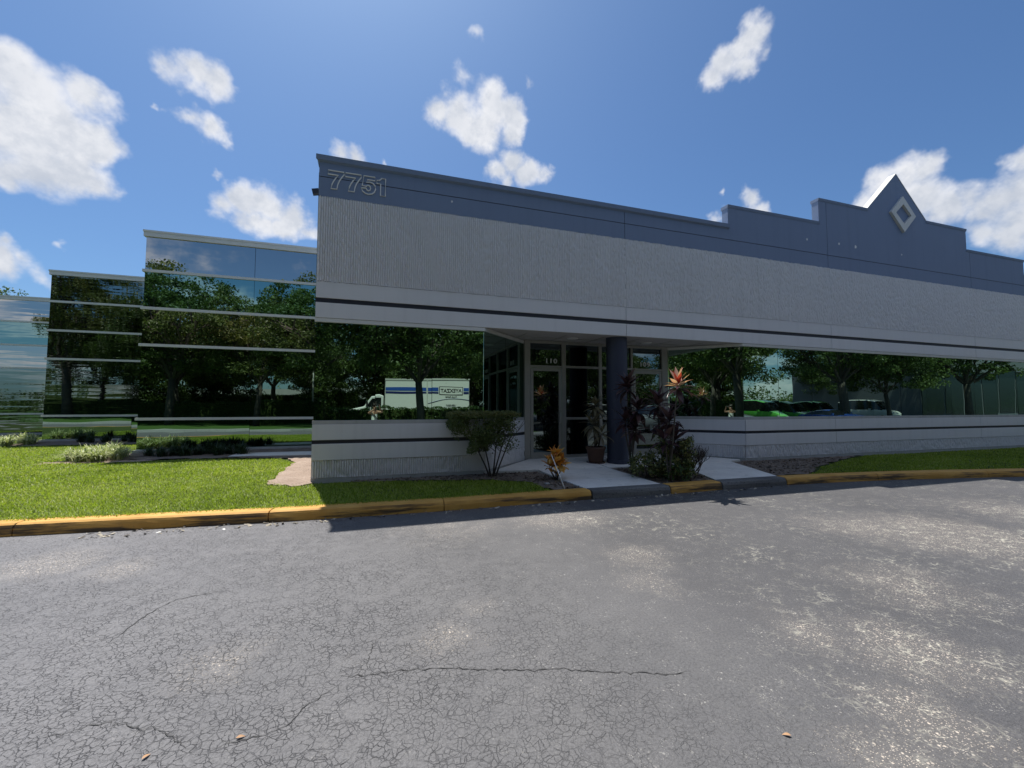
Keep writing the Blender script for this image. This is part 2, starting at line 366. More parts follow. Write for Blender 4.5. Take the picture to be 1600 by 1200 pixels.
M['oak2'] = mat_leaf('yellowing_oak_leaves', [(.06, .09, .025), (.13, .16, .045), (.22, .21, .07)], .5, .30)
M['hedge'] = mat_leaf('hedge_leaves', [(.035, .07, .02), (.06, .12, .03), (.10, .17, .045)], .45, .2)
M['boxshrub'] = mat_leaf('boxwood_leaves', [(.06, .10, .03), (.12, .16, .05), (.20, .19, .07)], .45, .2)
M['liriope_v'] = mat_leaf('variegated_strap_leaves', [(.13, .20, .06), (.38, .42, .18), (.80, .80, .58)], .4, .3)
M['liriope'] = mat_leaf('dark_strap_leaves', [(.018, .036, .014), (.03, .06, .022), (.05, .085, .035)], .4, .2)
M['croton'] = mat_leaf('croton_leaves', [(.72, .25, .04), (.85, .38, .07), (.90, .55, .18), (.40, .26, .07)], .35, .25)
M['cordyline'] = mat_leaf('burgundy_leaves', [(.045, .026, .034), (.085, .04, .05), (.14, .085, .085)], .32, .2)
M['cordyline_red'] = mat_leaf('red_sun_glossed_leaves', [(.50, .06, .03), (.34, .05, .045), (.75, .50, .38)], .25, .35)  # pale end of the ramp paints the sun's gloss on the red crown
M['cordyline_old'] = mat_leaf('olive_old_leaves', [(.15, .13, .08), (.22, .19, .11), (.13, .11, .08)], .4, .2)
M['schefflera'] = mat_leaf('variegated_bush_leaves', [(.05, .085, .03), (.13, .15, .045), (.45, .43, .18)], .35, .2)
M['bark'] = mat_plain('grey_bark', (.10, .085, .07), .9, .35, 5, 0, .8, 25)
M['twig'] = mat_plain('dark_twigs', (.075, .062, .055), .85, .25, 9, 0, .4, 40)
M['terracotta'] = mat_plain('terracotta', (.13, .07, .05), .8, .2, 8, 0, .3, 40)

# ------------------------------------------------------------------ mesh helpers
def me_from(name, v, f, mats=(), mi=None, smooth=False, shade=None):
    me = bpy.data.meshes.new(name)
    me.from_pydata([tuple(x) for x in v], [], [tuple(x) for x in f])
    for m_ in mats: me.materials.append(m_)
    if mi is not None: me.polygons.foreach_set('material_index', np.array(mi, dtype=np.int32))
    if smooth: me.polygons.foreach_set('use_smooth', np.ones(len(me.polygons), dtype=bool))
    if shade is not None:
        a = me.attributes.new('shade', 'FLOAT', 'FACE'); a.data.foreach_set('value', np.asarray(shade, dtype=np.float32))
    me.update(); return me
def me_np(name, V, F, mat, shade=None, smooth=False):
    """fast mesh from numpy arrays, faces all of one size"""
    V = np.asarray(V, np.float32); F = np.asarray(F, np.int32); k = F.shape[1]
    me = bpy.data.meshes.new(name)
    me.vertices.add(len(V)); me.vertices.foreach_set('co', V.ravel())
    me.loops.add(F.size); me.loops.foreach_set('vertex_index', F.ravel())
    me.polygons.add(len(F)); me.polygons.foreach_set('loop_start', np.arange(0, F.size, k, dtype=np.int32))
    if smooth: me.polygons.foreach_set('use_smooth', np.ones(len(F), dtype=bool))
    me.update(calc_edges=True)
    if mat: me.materials.append(mat)
    if shade is not None:
        a = me.attributes.new('shade', 'FLOAT', 'FACE'); a.data.foreach_set('value', np.asarray(shade, dtype=np.float32))
    me.validate(); return me
def link(name, me, parent=None, loc=(0, 0, 0), rot=(0, 0, 0), scale=(1, 1, 1)):
    o = bpy.data.objects.new(name, me); COL.objects.link(o)
    o.location = loc; o.rotation_euler = rot; o.scale = scale
    if parent: o.parent = parent
    return o
def thing(name, label, cat, loc=(0, 0, 0), rot=(0, 0, 0), group=None, me=None):
    o = link(name, me, None, loc, rot); o['label'] = label; o['category'] = cat
    if group: o['group'] = group
    return o
def struct(name, me, parent=None, kind='structure', loc=(0, 0, 0)):
    o = link(name, me, parent, loc)
    if parent is None: o['kind'] = kind
    return o
class MB:
    """collects boxes, tubes, prisms into one mesh"""
    def __init__(s): s.v = []; s.f = []; s.mi = []
    def add(s, v, f, mi=0):
        o = len(s.v); s.v += [tuple(x) for x in v]; s.f += [tuple(i+o for i in x) for x in f]; s.mi += [mi]*len(f)
    def box(s, x0, x1, y0, y1, z0, z1, mi=0, mat=None):
        v = [(x0, y0, z0), (x1, y0, z0), (x1, y1, z0), (x0, y1, z0), (x0, y0, z1), (x1, y0, z1), (x1, y1, z1), (x0, y1, z1)]
        if mat is not None: v = [tuple(mat @ Vector(q)) for q in v]
        s.add(v, [(0, 3, 2, 1), (4, 5, 6, 7), (0, 1, 5, 4), (1, 2, 6, 5), (2, 3, 7, 6), (3, 0, 4, 7)], mi)
    def prism(s, poly, y0, y1, mi=0):
        """poly in (x,z), extruded along y"""
        n = len(poly); v = [(x, y0, z) for x, z in poly] + [(x, y1, z) for x, z in poly]
        s.add(v, [tuple(range(n)), tuple(range(2*n-1, n-1, -1))] + [(i, i+n, (i+1) % n+n, (i+1) % n) for i in range(n)], mi)
    def slab(s, poly, z0, z1, mi=0):
        """poly in (x,y[,ztop]), extruded in z"""
        n = len(poly); v = [(q[0], q[1], z0) for q in poly] + [(q[0], q[1], q[2] if len(q) > 2 else z1) for q in poly]
        s.add(v, [tuple(range(n-1, -1, -1)), tuple(range(n, 2*n))] + [(i, (i+1) % n, (i+1) % n+n, i+n) for i in range(n)], mi)
    def tube(s, pts, rad, n=8, mi=0, closed=False, cap=True):
        pts = [Vector(q) for q in pts]; k = len(pts)
        if not hasattr(rad, '__len__'): rad = [rad]*k
        base = len(s.v); up = None
        for i, q in enumerate(pts):
            if closed: d = pts[(i+1) % k]-pts[i-1]
            else: d = pts[min(i+1, k-1)]-pts[max(i-1, 0)]
            d.normalize()
            if up is None: up = Vector((0, 0, 1)) if abs(d.z) < .9 else Vector((1, 0, 0))
            a = d.cross(up)
            if a.length < 1e-4: a = d.cross(Vector((0, 1, .2)))
            a.normalize(); b_ = a.cross(d); up = b_ if not closed else up
            for j in range(n):
                an = 2*math.pi*j/n
                s.v.append(tuple(q+(a*math.cos(an)+b_*math.sin(an))*rad[i]))
        rings = k if closed else k-1
        for i in range(rings):
            for j in range(n):
                i2 = (i+1) % k
                s.f.append((base+i*n+j, base+i*n+(j+1) % n, base+i2*n+(j+1) % n, base+i2*n+j)); s.mi.append(mi)
        if cap and not closed:
            s.f.append(tuple(base+j for j in range(n-1, -1, -1))); s.mi.append(mi)
            s.f.append(tuple(base+(k-1)*n+j for j in range(n))); s.mi.append(mi)
    def lathe(s, prof, n=24, c=(0, 0), mi=0):
        base = len(s.v)
        for r, z in prof:
            for j in range(n):
                a = 2*math.pi*j/n; s.v.append((c[0]+r*math.cos(a), c[1]+r*math.sin(a), z))
        for i in range(len(prof)-1):
            for j in range(n):
                s.f.append((base+i*n+j, base+i*n+(j+1) % n, base+(i+1)*n+(j+1) % n, base+(i+1)*n+j)); s.mi.append(mi)
    def mesh(s, name, *mats, smooth=False):
        return me_from(name, s.v, s.f, mats, s.mi, smooth)
def box_obj(name, parent, mat, x0, x1, y0, y1, z0, z1, bevel=0, rotm=None):
    b = MB(); b.box(x0, x1, y0, y1, z0, z1, 0, rotm); o = link(name, b.mesh(name, mat), parent)
    if bevel:
        md = o.modifiers.new('bevel', 'BEVEL'); md.width = bevel; md.segments = 2
    return o
def text_mesh(s, size, depth=.004, bold=False):
    c = bpy.data.curves.new('lettering', 'FONT'); c.body = s; c.size = size; c.extrude = depth; c.align_x = 'CENTER'; c.align_y = 'CENTER'
    if bold: c.offset = size*.02
    o = bpy.data.objects.new('tmp', c); COL.objects.link(o); dg = bpy.context.evaluated_depsgraph_get(); dg.update()
    me = bpy.data.meshes.new_from_object(o.evaluated_get(dg)); bpy.data.objects.remove(o); return me
# ================================================================== ground and road
def ground_z(x, y):
    return float(np.interp(y, [-4.0, -3.6, 6.0, 7.3, 8.8, 11.5, 30], [-.20, -.20, -.06, -.06, -.04, -.03, -.03]))
# wide soil sheet under everything (kept below the road) up to the horizon
b = MB(); b.add([(-900, -900, -.34), (900, -900, -.34), (900, 900, -.34), (-900, 900, -.34)], [(0, 1, 2, 3)])
struct('ground', b.mesh('ground', M['far_turf']))
# kerb line: face of the kerb on the north side of the drive
KERB = [(-60, 13.5), (-30, 10.6), (-16, 8.45), (-9, 7.45), (-4.4, 6.90), (-1.4, 6.62), (1.0, 6.53), (3.5, 6.57), (5.2, 6.52), (6.45, 6.55), (8.1, 6.53), (9.5, 6.45), (11.0, 6.27), (12.6, 6.0), (14.3, 5.66), (17, 4.95), (20, 4.0), (26, 1.9), (34, -.5)]
KX = [q[0] for q in KERB]; KY = [q[1] for q in KERB]
def ky(x): return float(np.interp(x, KX, KY))
nx, ny = 60, 2
b = MB()
poly = [(x, y+.02, -.20) for x, y in KERB] + [(60, -4), (120, -60), (120, -3.4-60), (60, -60), (9, -60), (9, -3.4), (-60, -3.4)]
xs = sorted(set(KX + list(np.linspace(-60, 34, 60))))
v = []; f = []
for x in xs: v += [(x, -3.42 if x < 9 else -60, -.20), (x, ky(x)+.03, -.20)]
for i in range(len(xs)-1): f.append((2*i, 2*i+2, 2*i+3, 2*i+1))
n0 = len(v); v += [(34, -60, -.20), (160, -60, -.20), (160, 30, -.20), (34, ky(34)+.03, -.20)]; f.append((n0, n0+1, n0+2, n0+3))
struct('asphalt_drive', me_from('asphalt_drive', v, f, (M['asphalt'],)))

# verge soil sheets behind the kerb (rise gently towards the glass bays)
def terrain(name, x0, x1, y0f, y1, mat, dz=0., nx=40, ny=22, jit=.012):
    v = []; f = []
    for i in range(nx+1):
        x = x0+(x1-x0)*i/nx; ya = y0f(x)
        for j in range(ny+1):
            y = ya+(y1-ya)*j/ny
            v.append((x, y, ground_z(x, y)+dz+rnd.uniform(-jit, jit)))
    for i in range(nx):
        for j in range(ny):
            a = i*(ny+1)+j; f.append((a, a+ny+1, a+ny+2, a+1))
    return struct(name, me_from(name, v, f, (mat,), smooth=True))
terrain('lawn_soil', -60, 3.3, lambda x: ky(x)+.26, 29, M['turf_soil'], -.012, 70, 30)
terrain('verge_soil', 8.9, 34, lambda x: ky(x)+.26, 8.86, M['turf_soil'], -.015, 40, 8)

def poly_sheet(name, pts, mat, dz=.0, step=.12, edge=.05, jit=.012, kind='structure'):
    """a bed with a wandering edge, draped on the ground"""
    xs_ = [p[0] for p in pts]; ys_ = [p[1] for p in pts]
    bmx = bmesh.new()
    ring = []
    n = len(pts)
    for i in range(n):
        a, c = Vector(pts[i]), Vector(pts[(i+1) % n]); L = (c-a).length; k = max(1, int(L/step))
        for j in range(k):
            q = a+(c-a)*j/k
            ring.append((q.x+rnd.uniform(-edge, edge), q.y+rnd.uniform(-edge, edge)))
    vs = [bmx.verts.new((x, y, ground_z(x, y)+dz)) for x, y in ring]
    bmx.faces.new(vs); bmesh.ops.triangulate(bmx, faces=bmx.faces[:])
    bmesh.ops.subdivide_edges(bmx, edges=[e for e in bmx.edges if e.calc_length() > .5], cuts=2, use_grid_fill=False)
    bmesh.ops.triangulate(bmx, faces=bmx.faces[:])
    for v_ in bmx.verts: v_.co.z = ground_z(v_.co.x, v_.co.y)+dz+rnd.uniform(-jit, jit)
    me = bpy.data.meshes.new(name); bmx.to_mesh(me); bmx.free(); me.materials.append(mat)
    return struct(name, me)
SOIL_W = [(-.5, 8.62), (-.4, 8.80), (2.25, 8.80), (3.40, 8.70), (3.50, 6.86), (2.95, 6.86), (2.85, 7.7), (2.2, 8.1), (.8, 8.45)]
poly_sheet('planting_bed', SOIL_W, M['soil'], .012, edge=.04)
poly_sheet('planting_bed', [(8.15, 6.85), (8.85, 8.78), (13.8, 8.78), (12.2, 8.25), (10.3, 7.55), (9.4, 7.0), (8.95, 6.8)], M['soil'], .012, edge=.06)
poly_sheet('bare_earth_patch', [(-1.95, 8.75), (-2.0, 11.9), (-2.3, 12.8), (-1.22, 12.9), (-1.18, 8.5), (-1.45, 8.45)], M['pale_soil'], .022, edge=.05)
poly_sheet('bare_earth_patch', [(-8.2, 13.2), (-6.8, 13.3), (-5.7, 13.2), (-5.5, 13.9), (-6.9, 14.5), (-7.8, 13.8)], M['pale_soil'], .012, edge=.08)
poly_sheet('bed_along_glass', [(-7.05, 13.9), (-5.6, 13.65), (-3.6, 13.45), (-1.3, 12.4), (-1.24, 15.8), (-7.05, 15.8)], M['soil'], .02, edge=.06)
poly_sheet('bed_along_glass', [(-12.9, 19.5), (-7.4, 19.3), (-7.2, 21.7), (-12.9, 21.7)], M['soil'], .02, edge=.08)

# kerb: blocks of poured concrete with joints, parts of one kerb
def kerb_block(parent, x0, x1, mat, name='kerb_block', top=-.05, depth=.27):
    prof = [(.0, -.24), (.012, -.12), (.022, top-.045), (.035, top-.018), (.065, top), (depth, top+.002), (depth, -.24)]
    cnt = max(2, int((x1-x0)/.12)); v = []; f = []
    for i in range(cnt+1):
        x = x0+(x1-x0)*i/cnt; y = ky(x); e = .01
        d = Vector((e*2, ky(x+e)-ky(x-e))).normalized(); nrm = Vector((-d.y, d.x))
        rag = rnd.uniform(-.003, .003)
        for k, (o, z) in enumerate(prof):
            off = o+(rag if k in (2, 3) else 0)
            v.append((x+nrm.x*off, y+nrm.y*off, z+(rnd.uniform(-.002, .002) if k in (3, 4) else 0)))
    n = len(prof)
    for i in range(cnt):
        for k in range(n): f.append((i*n+k, (i+1)*n+k, (i+1)*n+(k+1) % n, i*n+(k+1) % n))
    f.append(tuple(range(n))); f.append(tuple(cnt*n+k for k in range(n-1, -1, -1)))
    o = link(name, me_from(name, v, [tuple(reversed(q)) for q in f], (mat,), smooth=False), parent)
    md = o.modifiers.new('b', 'BEVEL'); md.width = .006; md.segments = 1; md.limit_method = 'ANGLE'; md.angle_limit = R(50)
    return o
kerb = struct('kerb', None)
for a, c in ((-20.5, -17.2), (-17.2, -13.9), (-13.9, -10.6), (-10.6, -7.4), (-7.4, -4.3), (-4.3, -1.43), (-1.43, 1.0), (1.0, 3.58), (5.2, 6.42), (8.08, 10.5), (10.5, 13.4), (13.4, 16.4), (16.4, 19.4), (19.4, 22.4), (22.4, 25.6), (25.6, 29)):
    kerb_block(kerb, a+.006, c-.006, M['kerb'])
kb = kerb_block(kerb, 3.60, 5.19, M['kerb_grey'], top=-.052); kb['label'] = 'unpainted stained kerb at the end of the left walkway'
kb = kerb_block(kerb, 6.44, 8.07, M['kerb_grey'], top=-.052); kb['label'] = 'unpainted stained kerb at the end of the right walkway'

# walkway slabs
walk = struct('walkway', None)
def zs(y): return float(np.interp(y, [6.7, 8.6, 10.3], [-.05, .0, .075]))
def slab(pts):
    b = MB(); b.slab([(x, y, zs(y)) for x, y in pts], -.3, 0)
    o = link('slab', b.mesh('slab', M['slab']), walk)
    md = o.modifiers.new('b', 'BEVEL'); md.width = .006; md.segments = 2
def shr(p, k=.016):
    cx = sum(q[0] for q in p)/len(p); cy = sum(q[1] for q in p)/len(p)
    out = []
    for x, y in p:
        d = Vector((x-cx, y-cy)); L = d.length; d = d*(L-k*1.4)/L; out.append((cx+d.x, cy+d.y))
    return out
for P in ([(3.55, 6.80), (5.17, 6.76), (5.15, 7.55), (3.48, 7.62)], [(3.48, 7.62), (5.15, 7.55), (5.13, 8.62), (3.42, 8.66)],
          [(2.34, 8.82), (3.42, 8.78), (3.42, 8.66), (5.13, 8.62), (5.16, 9.45), (3.0, 9.47)], [(3.0, 9.47), (4.2, 9.45), (4.2, 10.17), (3.72, 10.17)],
          [(4.2, 9.45), (5.16, 9.45), (5.82, 9.45), (5.82, 10.17), (4.2, 10.17)], [(5.13, 8.62), (6.95, 8.6), (6.95, 9.45), (5.16, 9.45)],
          [(5.82, 9.45), (7.4, 9.45), (7.4, 10.17), (5.82, 10.17)], [(7.4, 9.45), (8.66, 9.45), (7.98, 10.17), (7.4, 10.17)],
          [(6.95, 8.6), (8.75, 8.6), (8.88, 8.72), (9.28, 8.82), (8.66, 9.45), (6.95, 9.45)],
          [(6.46, 6.80), (8.12, 6.78), (8.45, 7.75), (6.78, 7.82)], [(6.78, 7.82), (8.45, 7.75), (8.75, 8.6), (6.95, 8.6)]):
    slab(shr(P))
pb = poly_sheet('planting_bed', [(5.19, 6.80), (6.44, 6.80), (6.76, 7.82), (6.9, 8.58), (5.16, 8.6)], M['soil'], .0, edge=.01)
for v_ in pb.data.vertices: v_.co.z = zs(v_.co.y)-.02+rnd.uniform(-.015, .015)
# the mow-strip pad in the corner of the first glass bay
b = MB(); b.slab([(-4.0, 13.7), (-1.6, 13.5), (-1.6, 14.5), (-4.0, 14.6)], -.1, .0); struct('corner_pad', b.mesh('corner_pad', M['slab']))

# open cracks in the asphalt
def crack(pts, w=.007):
    P = []
    for i in range(len(pts)-1):
        a, c = Vector(pts[i]), Vector(pts[i+1]); n = max(3, int((c-a).length/.022))
        nr = Vector((-(c-a).y, (c-a).x)).normalized()
        for j in range(n): P.append(a+(c-a)*j/n+nr*rnd.gauss(0, .0065))
    v = []; f = []
    for i, q in enumerate(P):
        d = (P[min(i+1, len(P)-1)]-P[max(i-1, 0)]).normalized(); nr = Vector((-d.y, d.x))
        ww = w*rnd.uniform(.25, 1.0)*min(1, i/6, (len(P)-1-i)/6)
        v += [(q.x+nr.x*ww/2, q.y+nr.y*ww/2, -.1965), (q.x-nr.x*ww/2, q.y-nr.y*ww/2, -.1965)]
    for i in range(len(P)-1): f.append((2*i, 2*i+1, 2*i+3, 2*i+2))
    struct('asphalt_crack', me_from('asphalt_crack', v, f, (M['joint'],)))
crack([(-.23, 2.78), (-.05, 2.74), (.21, 2.71), (.40, 2.67), (.59, 2.60), (.81, 2.52), (1.12, 2.43), (1.4, 2.31), (1.73, 2.19), (1.91, 2.18)], .0085)
crack([(-.79, 2.38), (-.67, 2.40), (-.51, 2.41), (-.41, 2.44), (-.36, 2.55), (-.16, 2.72)], .007)
crack([(-1.72, 3.6), (-1.70, 3.9), (-1.66, 4.08), (-1.58, 4.26), (-1.44, 4.3), (-1.2, 4.33)], .010)
crack([(-.05, 2.74), (-.02, 3.0), (.04, 3.2)], .006)
crack([(-1.6, 2.7), (-1.3, 2.75), (-1.0, 2.6), (-.79, 2.38)], .006)

# ================================================================== the office building
YF = 8.8
bld = thing('office_building', 'single storey grey office building with slate parapet, mirrored ribbon windows and diamond gable', 'building', (5.8, YF, 0))
def bl(name, me, parent=None, **k):
    o = link(name, me, parent or bld, **k)
    if parent is None: o.matrix_parent_inverse = Matrix.Translation((-5.8, -YF, 0))
    return o
T225 = math.tan(R(22.5))
def run_matrix(p0, p1):
    d = (Vector(p1)-Vector(p0)).normalized()
    return Matrix(((d.x, -d.y, 0, p0[0]), (d.y, d.x, 0, p0[1]), (0, 0, 1, 0), (0, 0, 0, 1)))  # local y points into the wall
def seg_box(name, mat, Mx, x0, x1, off, back, z0, z1, e0=0, e1=0, bevel=.004):
    """box whose front face sits `off` proud of the wall plane; ends mitred by e*off"""
    v = [(x0-e0*off, -off, z0), (x1+e1*off, -off, z0), (x1-e1*back, back, z0), (x0+e0*back, back, z0)]
    v = v+[(a, c, z1) for a, c, _ in v]
    v = [tuple(Mx @ Vector(q)) for q in v]
    me = me_from(name, v, [(0, 3, 2, 1), (4, 5, 6, 7), (0, 1, 5, 4), (1, 2, 6, 5), (2, 3, 7, 6), (3, 0, 4, 7)], (mat,))
    o = bl(name, me)
    if bevel:
        md = o.modifiers.new('b', 'BEVEL'); md.width = bevel; md.segments = 2
    return o
PITCH = .0437
def ribbed(Mx, x0, x1, z0, z1, off=.0, e0=0, e1=0, name='ribbed_panel'):
    n = max(1, round((x1-x0)/PITCH)); pw = (x1-x0)/n; m_ = max(3, int((z1-z0)/.042))
    u = np.array([0, .42, .50, .94]); xs_ = (np.arange(n)[:, None]+u[None, :])*pw+x0; xs_ = np.append(xs_.ravel(), x1)
    nc = len(xs_); zsv = np.linspace(z0, z1, m_+1)
    X = np.repeat(xs_[None, :], m_+1, 0); Z = np.repeat(zsv[:, None], nc, 1)
    ridge = np.zeros(nc, bool); ridge[2::4] = True; ridge[3::4] = True; ridge = ridge[:nc]
    rib_id = np.arange(nc)//4
    dep = rng.uniform(.030, .046, (m_+1, n+1)); brk = rng.random((m_+1, n+1)) < .22; dep = np.where(brk, dep*.30, dep)
    D = dep[:, rib_id] + rng.uniform(-.0015, .0015, (m_+1, nc))
    Yl = np.where(ridge[None, :], -off-D, -off+.002*rng.random((m_+1, nc)))
    X = X+np.where(ridge[None, :], rng.uniform(-.0028, .0028, X.shape), 0); Z = Z.copy(); Z[1:-1] += rng.uniform(-.010, .010, Z[1:-1].shape)
    V = np.stack([X, Yl, Z], -1).reshape(-1, 3)
    i = np.arange(m_)[:, None]*nc+np.arange(nc-1)[None, :]; i = i.ravel()
    F = np.stack([i, i+1, i+1+nc, i+nc], -1)
    A = np.array(Mx)[:3, :3]; V = V @ A.T + np.array(Mx)[:3, 3]
    o = bl(name, me_np(name, V, F, M['rib']))
    return o
JX = [-1.2, 5.77, 12.8, 19.8, 26.8, 33.8]
I4 = Matrix.Translation((0, YF, 0))
IM = Matrix(((1, 0, 0, 0), (0, 1, 0, YF), (0, 0, 1, 0), (0, 0, 0, 1)))
g = .007
# upper wall, panel by panel
for a, c in zip(JX[:-1], JX[1:]):
    ribbed(IM, a+g, c-g, 3.865, 5.57, -.010)
    seg_box('wall_core', M['joint'], IM, a, c, -.020, .20, 3.15, 5.6, bevel=0)
    seg_box('concrete_band', M['band'], IM, a+g, c-g, .012, .02, 3.54, 3.862)
    seg_box('accent_stripe', M['stripe'], IM, a, c, -.012, .02, 3.44, 3.55, bevel=0)
    seg_box('concrete_band', M['band'], IM, a+g, c-g, .018, .02, 3.145, 3.445)
# parapet
def top(x):
    d = abs(x-16.06)
    if d < 1.44: return 7.68+(1-d/1.44)*1.37
    if d < 3.58: return 7.68
    if d < 7.03: return 6.95
    return 6.39
def pprof(a, c, z0):
    brk = [16.06-7.03, 16.06-3.58, 16.06-1.44, 16.06, 16.06+1.44, 16.06+3.58, 16.06+7.03]
    pts = [(a, z0), (c, z0)]; tp = [(a, top(a+1e-4))]
    for q in brk:
        if a < q < c:
            t0, t1 = top(q-1e-4), top(q+1e-4); tp.append((q, t0))
            if abs(t0-t1) > .01: tp.append((q, t1))
    tp.append((c, top(c-1e-4)))
    return pts+tp[::-1]
for a, c in zip(JX[:-1], JX[1:]):
    b = MB(); b.box(a+g, c-g, YF, YF+.2, 5.575, 5.965); b.prism(pprof(a+g, c-g, 5.982), YF, YF+.2)
    b.box(a, c, YF+.012, YF+.19, 5.56, 6.05, 1)
    bl('parapet_panel', b.mesh('parapet_panel', M['dark'], M['joint']))
for a, c, z in ((-1.25, 9.03, 6.39), (9.03, 12.48, 6.95), (12.48, 14.62, 7.68), (17.5, 19.64, 7.68), (19.64, 23.09, 6.95), (23.09, 33.8, 6.39)):
    b = MB()
    e = .05 if z < 6.5 else .02
    h = .125 if z < 6.5 else .085
    pr = [(YF-.004, z-h), (YF-e, z-h+.03), (YF-e-.012, z), (YF+.225, z+.004), (YF+.225, z-h), (YF+.2, z-h)]
    if z > 6.5: a -= .012
    if a > -1 and z > 6.5 or c < 30: c += .012
    n = len(pr); L = [(a, y, zz) for y, zz in pr]+[(c, y, zz) for y, zz in pr]
    if a < -1: L = [(a+(.05 if k in (0, 5) else (.02 if k == 4 else 0)), y, zz) for k, (y, zz) in enumerate(pr)]+L[n:]
    b.add(L, [tuple(range(n-1, -1, -1)), tuple(range(n, 2*n))]+[(i, (i+1) % n, (i+1) % n+n, i+n) for i in range(n)])
    bl('coping', b.mesh('coping', M['dark']))
for s in (-1, 1):                                                  # thin metal caps on the gable slopes
    b = MB(); p = [(16.06+s*1.46, 7.68), (16.06, 9.075), (16.06, 9.05), (16.06+s*1.43, 7.68)]
    b.prism(p if s > 0 else p[::-1], YF-.01, YF+.21); bl('gable_cap', b.mesh('gable_cap', M['alu']))
# diamond
b = MB(); cx, cz, ax, az, ix, iz = 16.245, 7.71, .605, .60, .375, .33
o_ = [(cx-ax, cz), (cx, cz-az), (cx+ax, cz), (cx, cz+az)]; i_ = [(cx-ix, cz), (cx, cz-iz), (cx+ix, cz), (cx, cz+iz)]
for k in range(4):
    k2 = (k+1) % 4; b.prism([o_[k], o_[k2], i_[k2], i_[k]], YF-.075, YF-.001)
bl('diamond_emblem', b.mesh('diamond_emblem', M['alu']))
for x, z, s in ((11.97, 6.35, .05), (13.3, 6.38, .055), (14.02, 6.37, .075), (16.17, 6.37, .04), (1.45, 5.86, .035)):
    b = MB(); b.prism([(x-s*.5, z-s*.6), (x+s*.4, z-s*.5), (x+s*.55, z+s*.3), (x+.1*s, z+s*.8), (x-s*.5, z+s*.5)], YF-.003, YF+.003)
    bl('paint_chip', b.mesh('paint_chip', M['alu_white']))
# street number in outline numerals
G7 = [(0, 1), (.8, 1), (.8, .86), (.68, .68), (.57, .48), (.49, .25), (.45, 0), (.16, 0), (.2, .22), (.28, .42), (.38, .60), (.52, .78), (0, .78)]
G5 = [(.13, 1), (.71, 1), (.71, .80), (.31, .80), (.28, .63), (.36, .665), (.46, .675), (.60, .635), (.71, .52), (.75, .34), (.70, .16), (.57, .03), (.38, -.02), (.20, .02), (.06, .13), (0, .29), (.25, .31), (.29, .22), (.37, .18), (.46, .23), (.49, .33), (.46, .43), (.38, .485), (.3, .46), (.25, .41), (.05, .43)]
G1 = [(0, .85), (.12, .87), (.2, .92), (.25, 1), (.46, 1), (.46, 0), (.2, 0), (.2, .67), (0, .67)]
for G, x0 in ((G7, -1.03), (G7, -.705), (G5, -.405), (G1, -.105)):
    b = MB(); H = .37
    b.tube([(x0+x*H, YF-.010, 5.75+z*H) for x, z in G], 0.0125, 6, closed=True)
    bl('numeral', b.mesh('numeral', M['white']))

# lower wall runs
PL, QL = (2.2, 8.8), (3.62, 10.22); QR, PR = (8.02, 10.2), (9.42, 8.8)
def lower(Mx, x0, x1, e0, e1):
    seg_box('wall_core', M['joint'], Mx, x0, x1, -.012, .14, -.25, 1.10, e0, e1, 0)
    seg_box('base_ledge', M['ledge'], Mx, x0, x1, .022, .05, -.25, .045, e0, e1)
    ribbed(Mx, x0+g, x1-g, .045, .375, .0)
    seg_box('concrete_band', M['band'], Mx, x0+g, x1-g, .040, .05, .38, .69, e0, e1)
    seg_box('accent_stripe', M['stripe'], Mx, x0, x1, .004, .05, .68, .77, e0, e1, 0)
    seg_box('concrete_band', M['band'], Mx, x0+g, x1-g, .034, .05, .765, 1.068, e0, e1)
    seg_box('window_sill', M['ledge'], Mx, x0, x1, .020, .10, 1.072, 1.14, e0, e1)
def panes(Mx, x0, x1, z0, z1, n, mat, setback=.03, tilt=.10, name='window_pane', parent=None, xs_=None, gap=.005):
    xs_ = xs_ or [x0+(x1-x0)*i/n for i in range(n+1)]
    for a, c in zip(xs_[:-1], xs_[1:]):
        b = MB(); w = (c-a)/2-gap; h = (z1-z0)/2
        rot = Euler((R(rnd.gauss(0, tilt)), 0, R(rnd.gauss(0, tilt)))).to_matrix().to_4x4()
        b.box(-w, w, 0, .012, -h, h, 0, Mx @ Matrix.Translation(((a+c)/2, setback, (z0+z1)/2)) @ rot)
        me = b.mesh(name, mat)
        if parent: link(name, me, parent).matrix_parent_inverse = parent.matrix_world.inverted()
        else: bl(name, me)
ML, MA, MR, MB_ = run_matrix((-1.2, 8.8), PL), run_matrix(PL, QL), run_matrix(QR, PR), run_matrix(PR, (34, 8.8))
La = (Vector(QL)-Vector(PL)).length; Lr = (Vector(PR)-Vector(QR)).length
lower(ML, 0, 3.4, 0, T225); lower(MA, 0, La, T225, 0); lower(MR, .05, Lr, 0, T225)
jr = [0, 12.8-9.42, 19.8-9.42, 26.8-9.42, 33.8-9.42]
for i in range(4): lower(MB_, jr[i], jr[i+1], T225 if i == 0 else 0, 0)
panes(ML, 0.01, 3.4, 1.14, 3.062, 3, M['glass_main'], .03, .05)
panes(MA, 0.0, La+.02, 1.14, 3.062, 2, M['glass_main'], .03, .05)
panes(MR, .07, Lr, 1.14, 3.062, 1, M['glass_main'], .03, .04)
panes(MB_, 0, 24.38, 1.14, 3.062, 19, M['glass_main'], .03, .22)
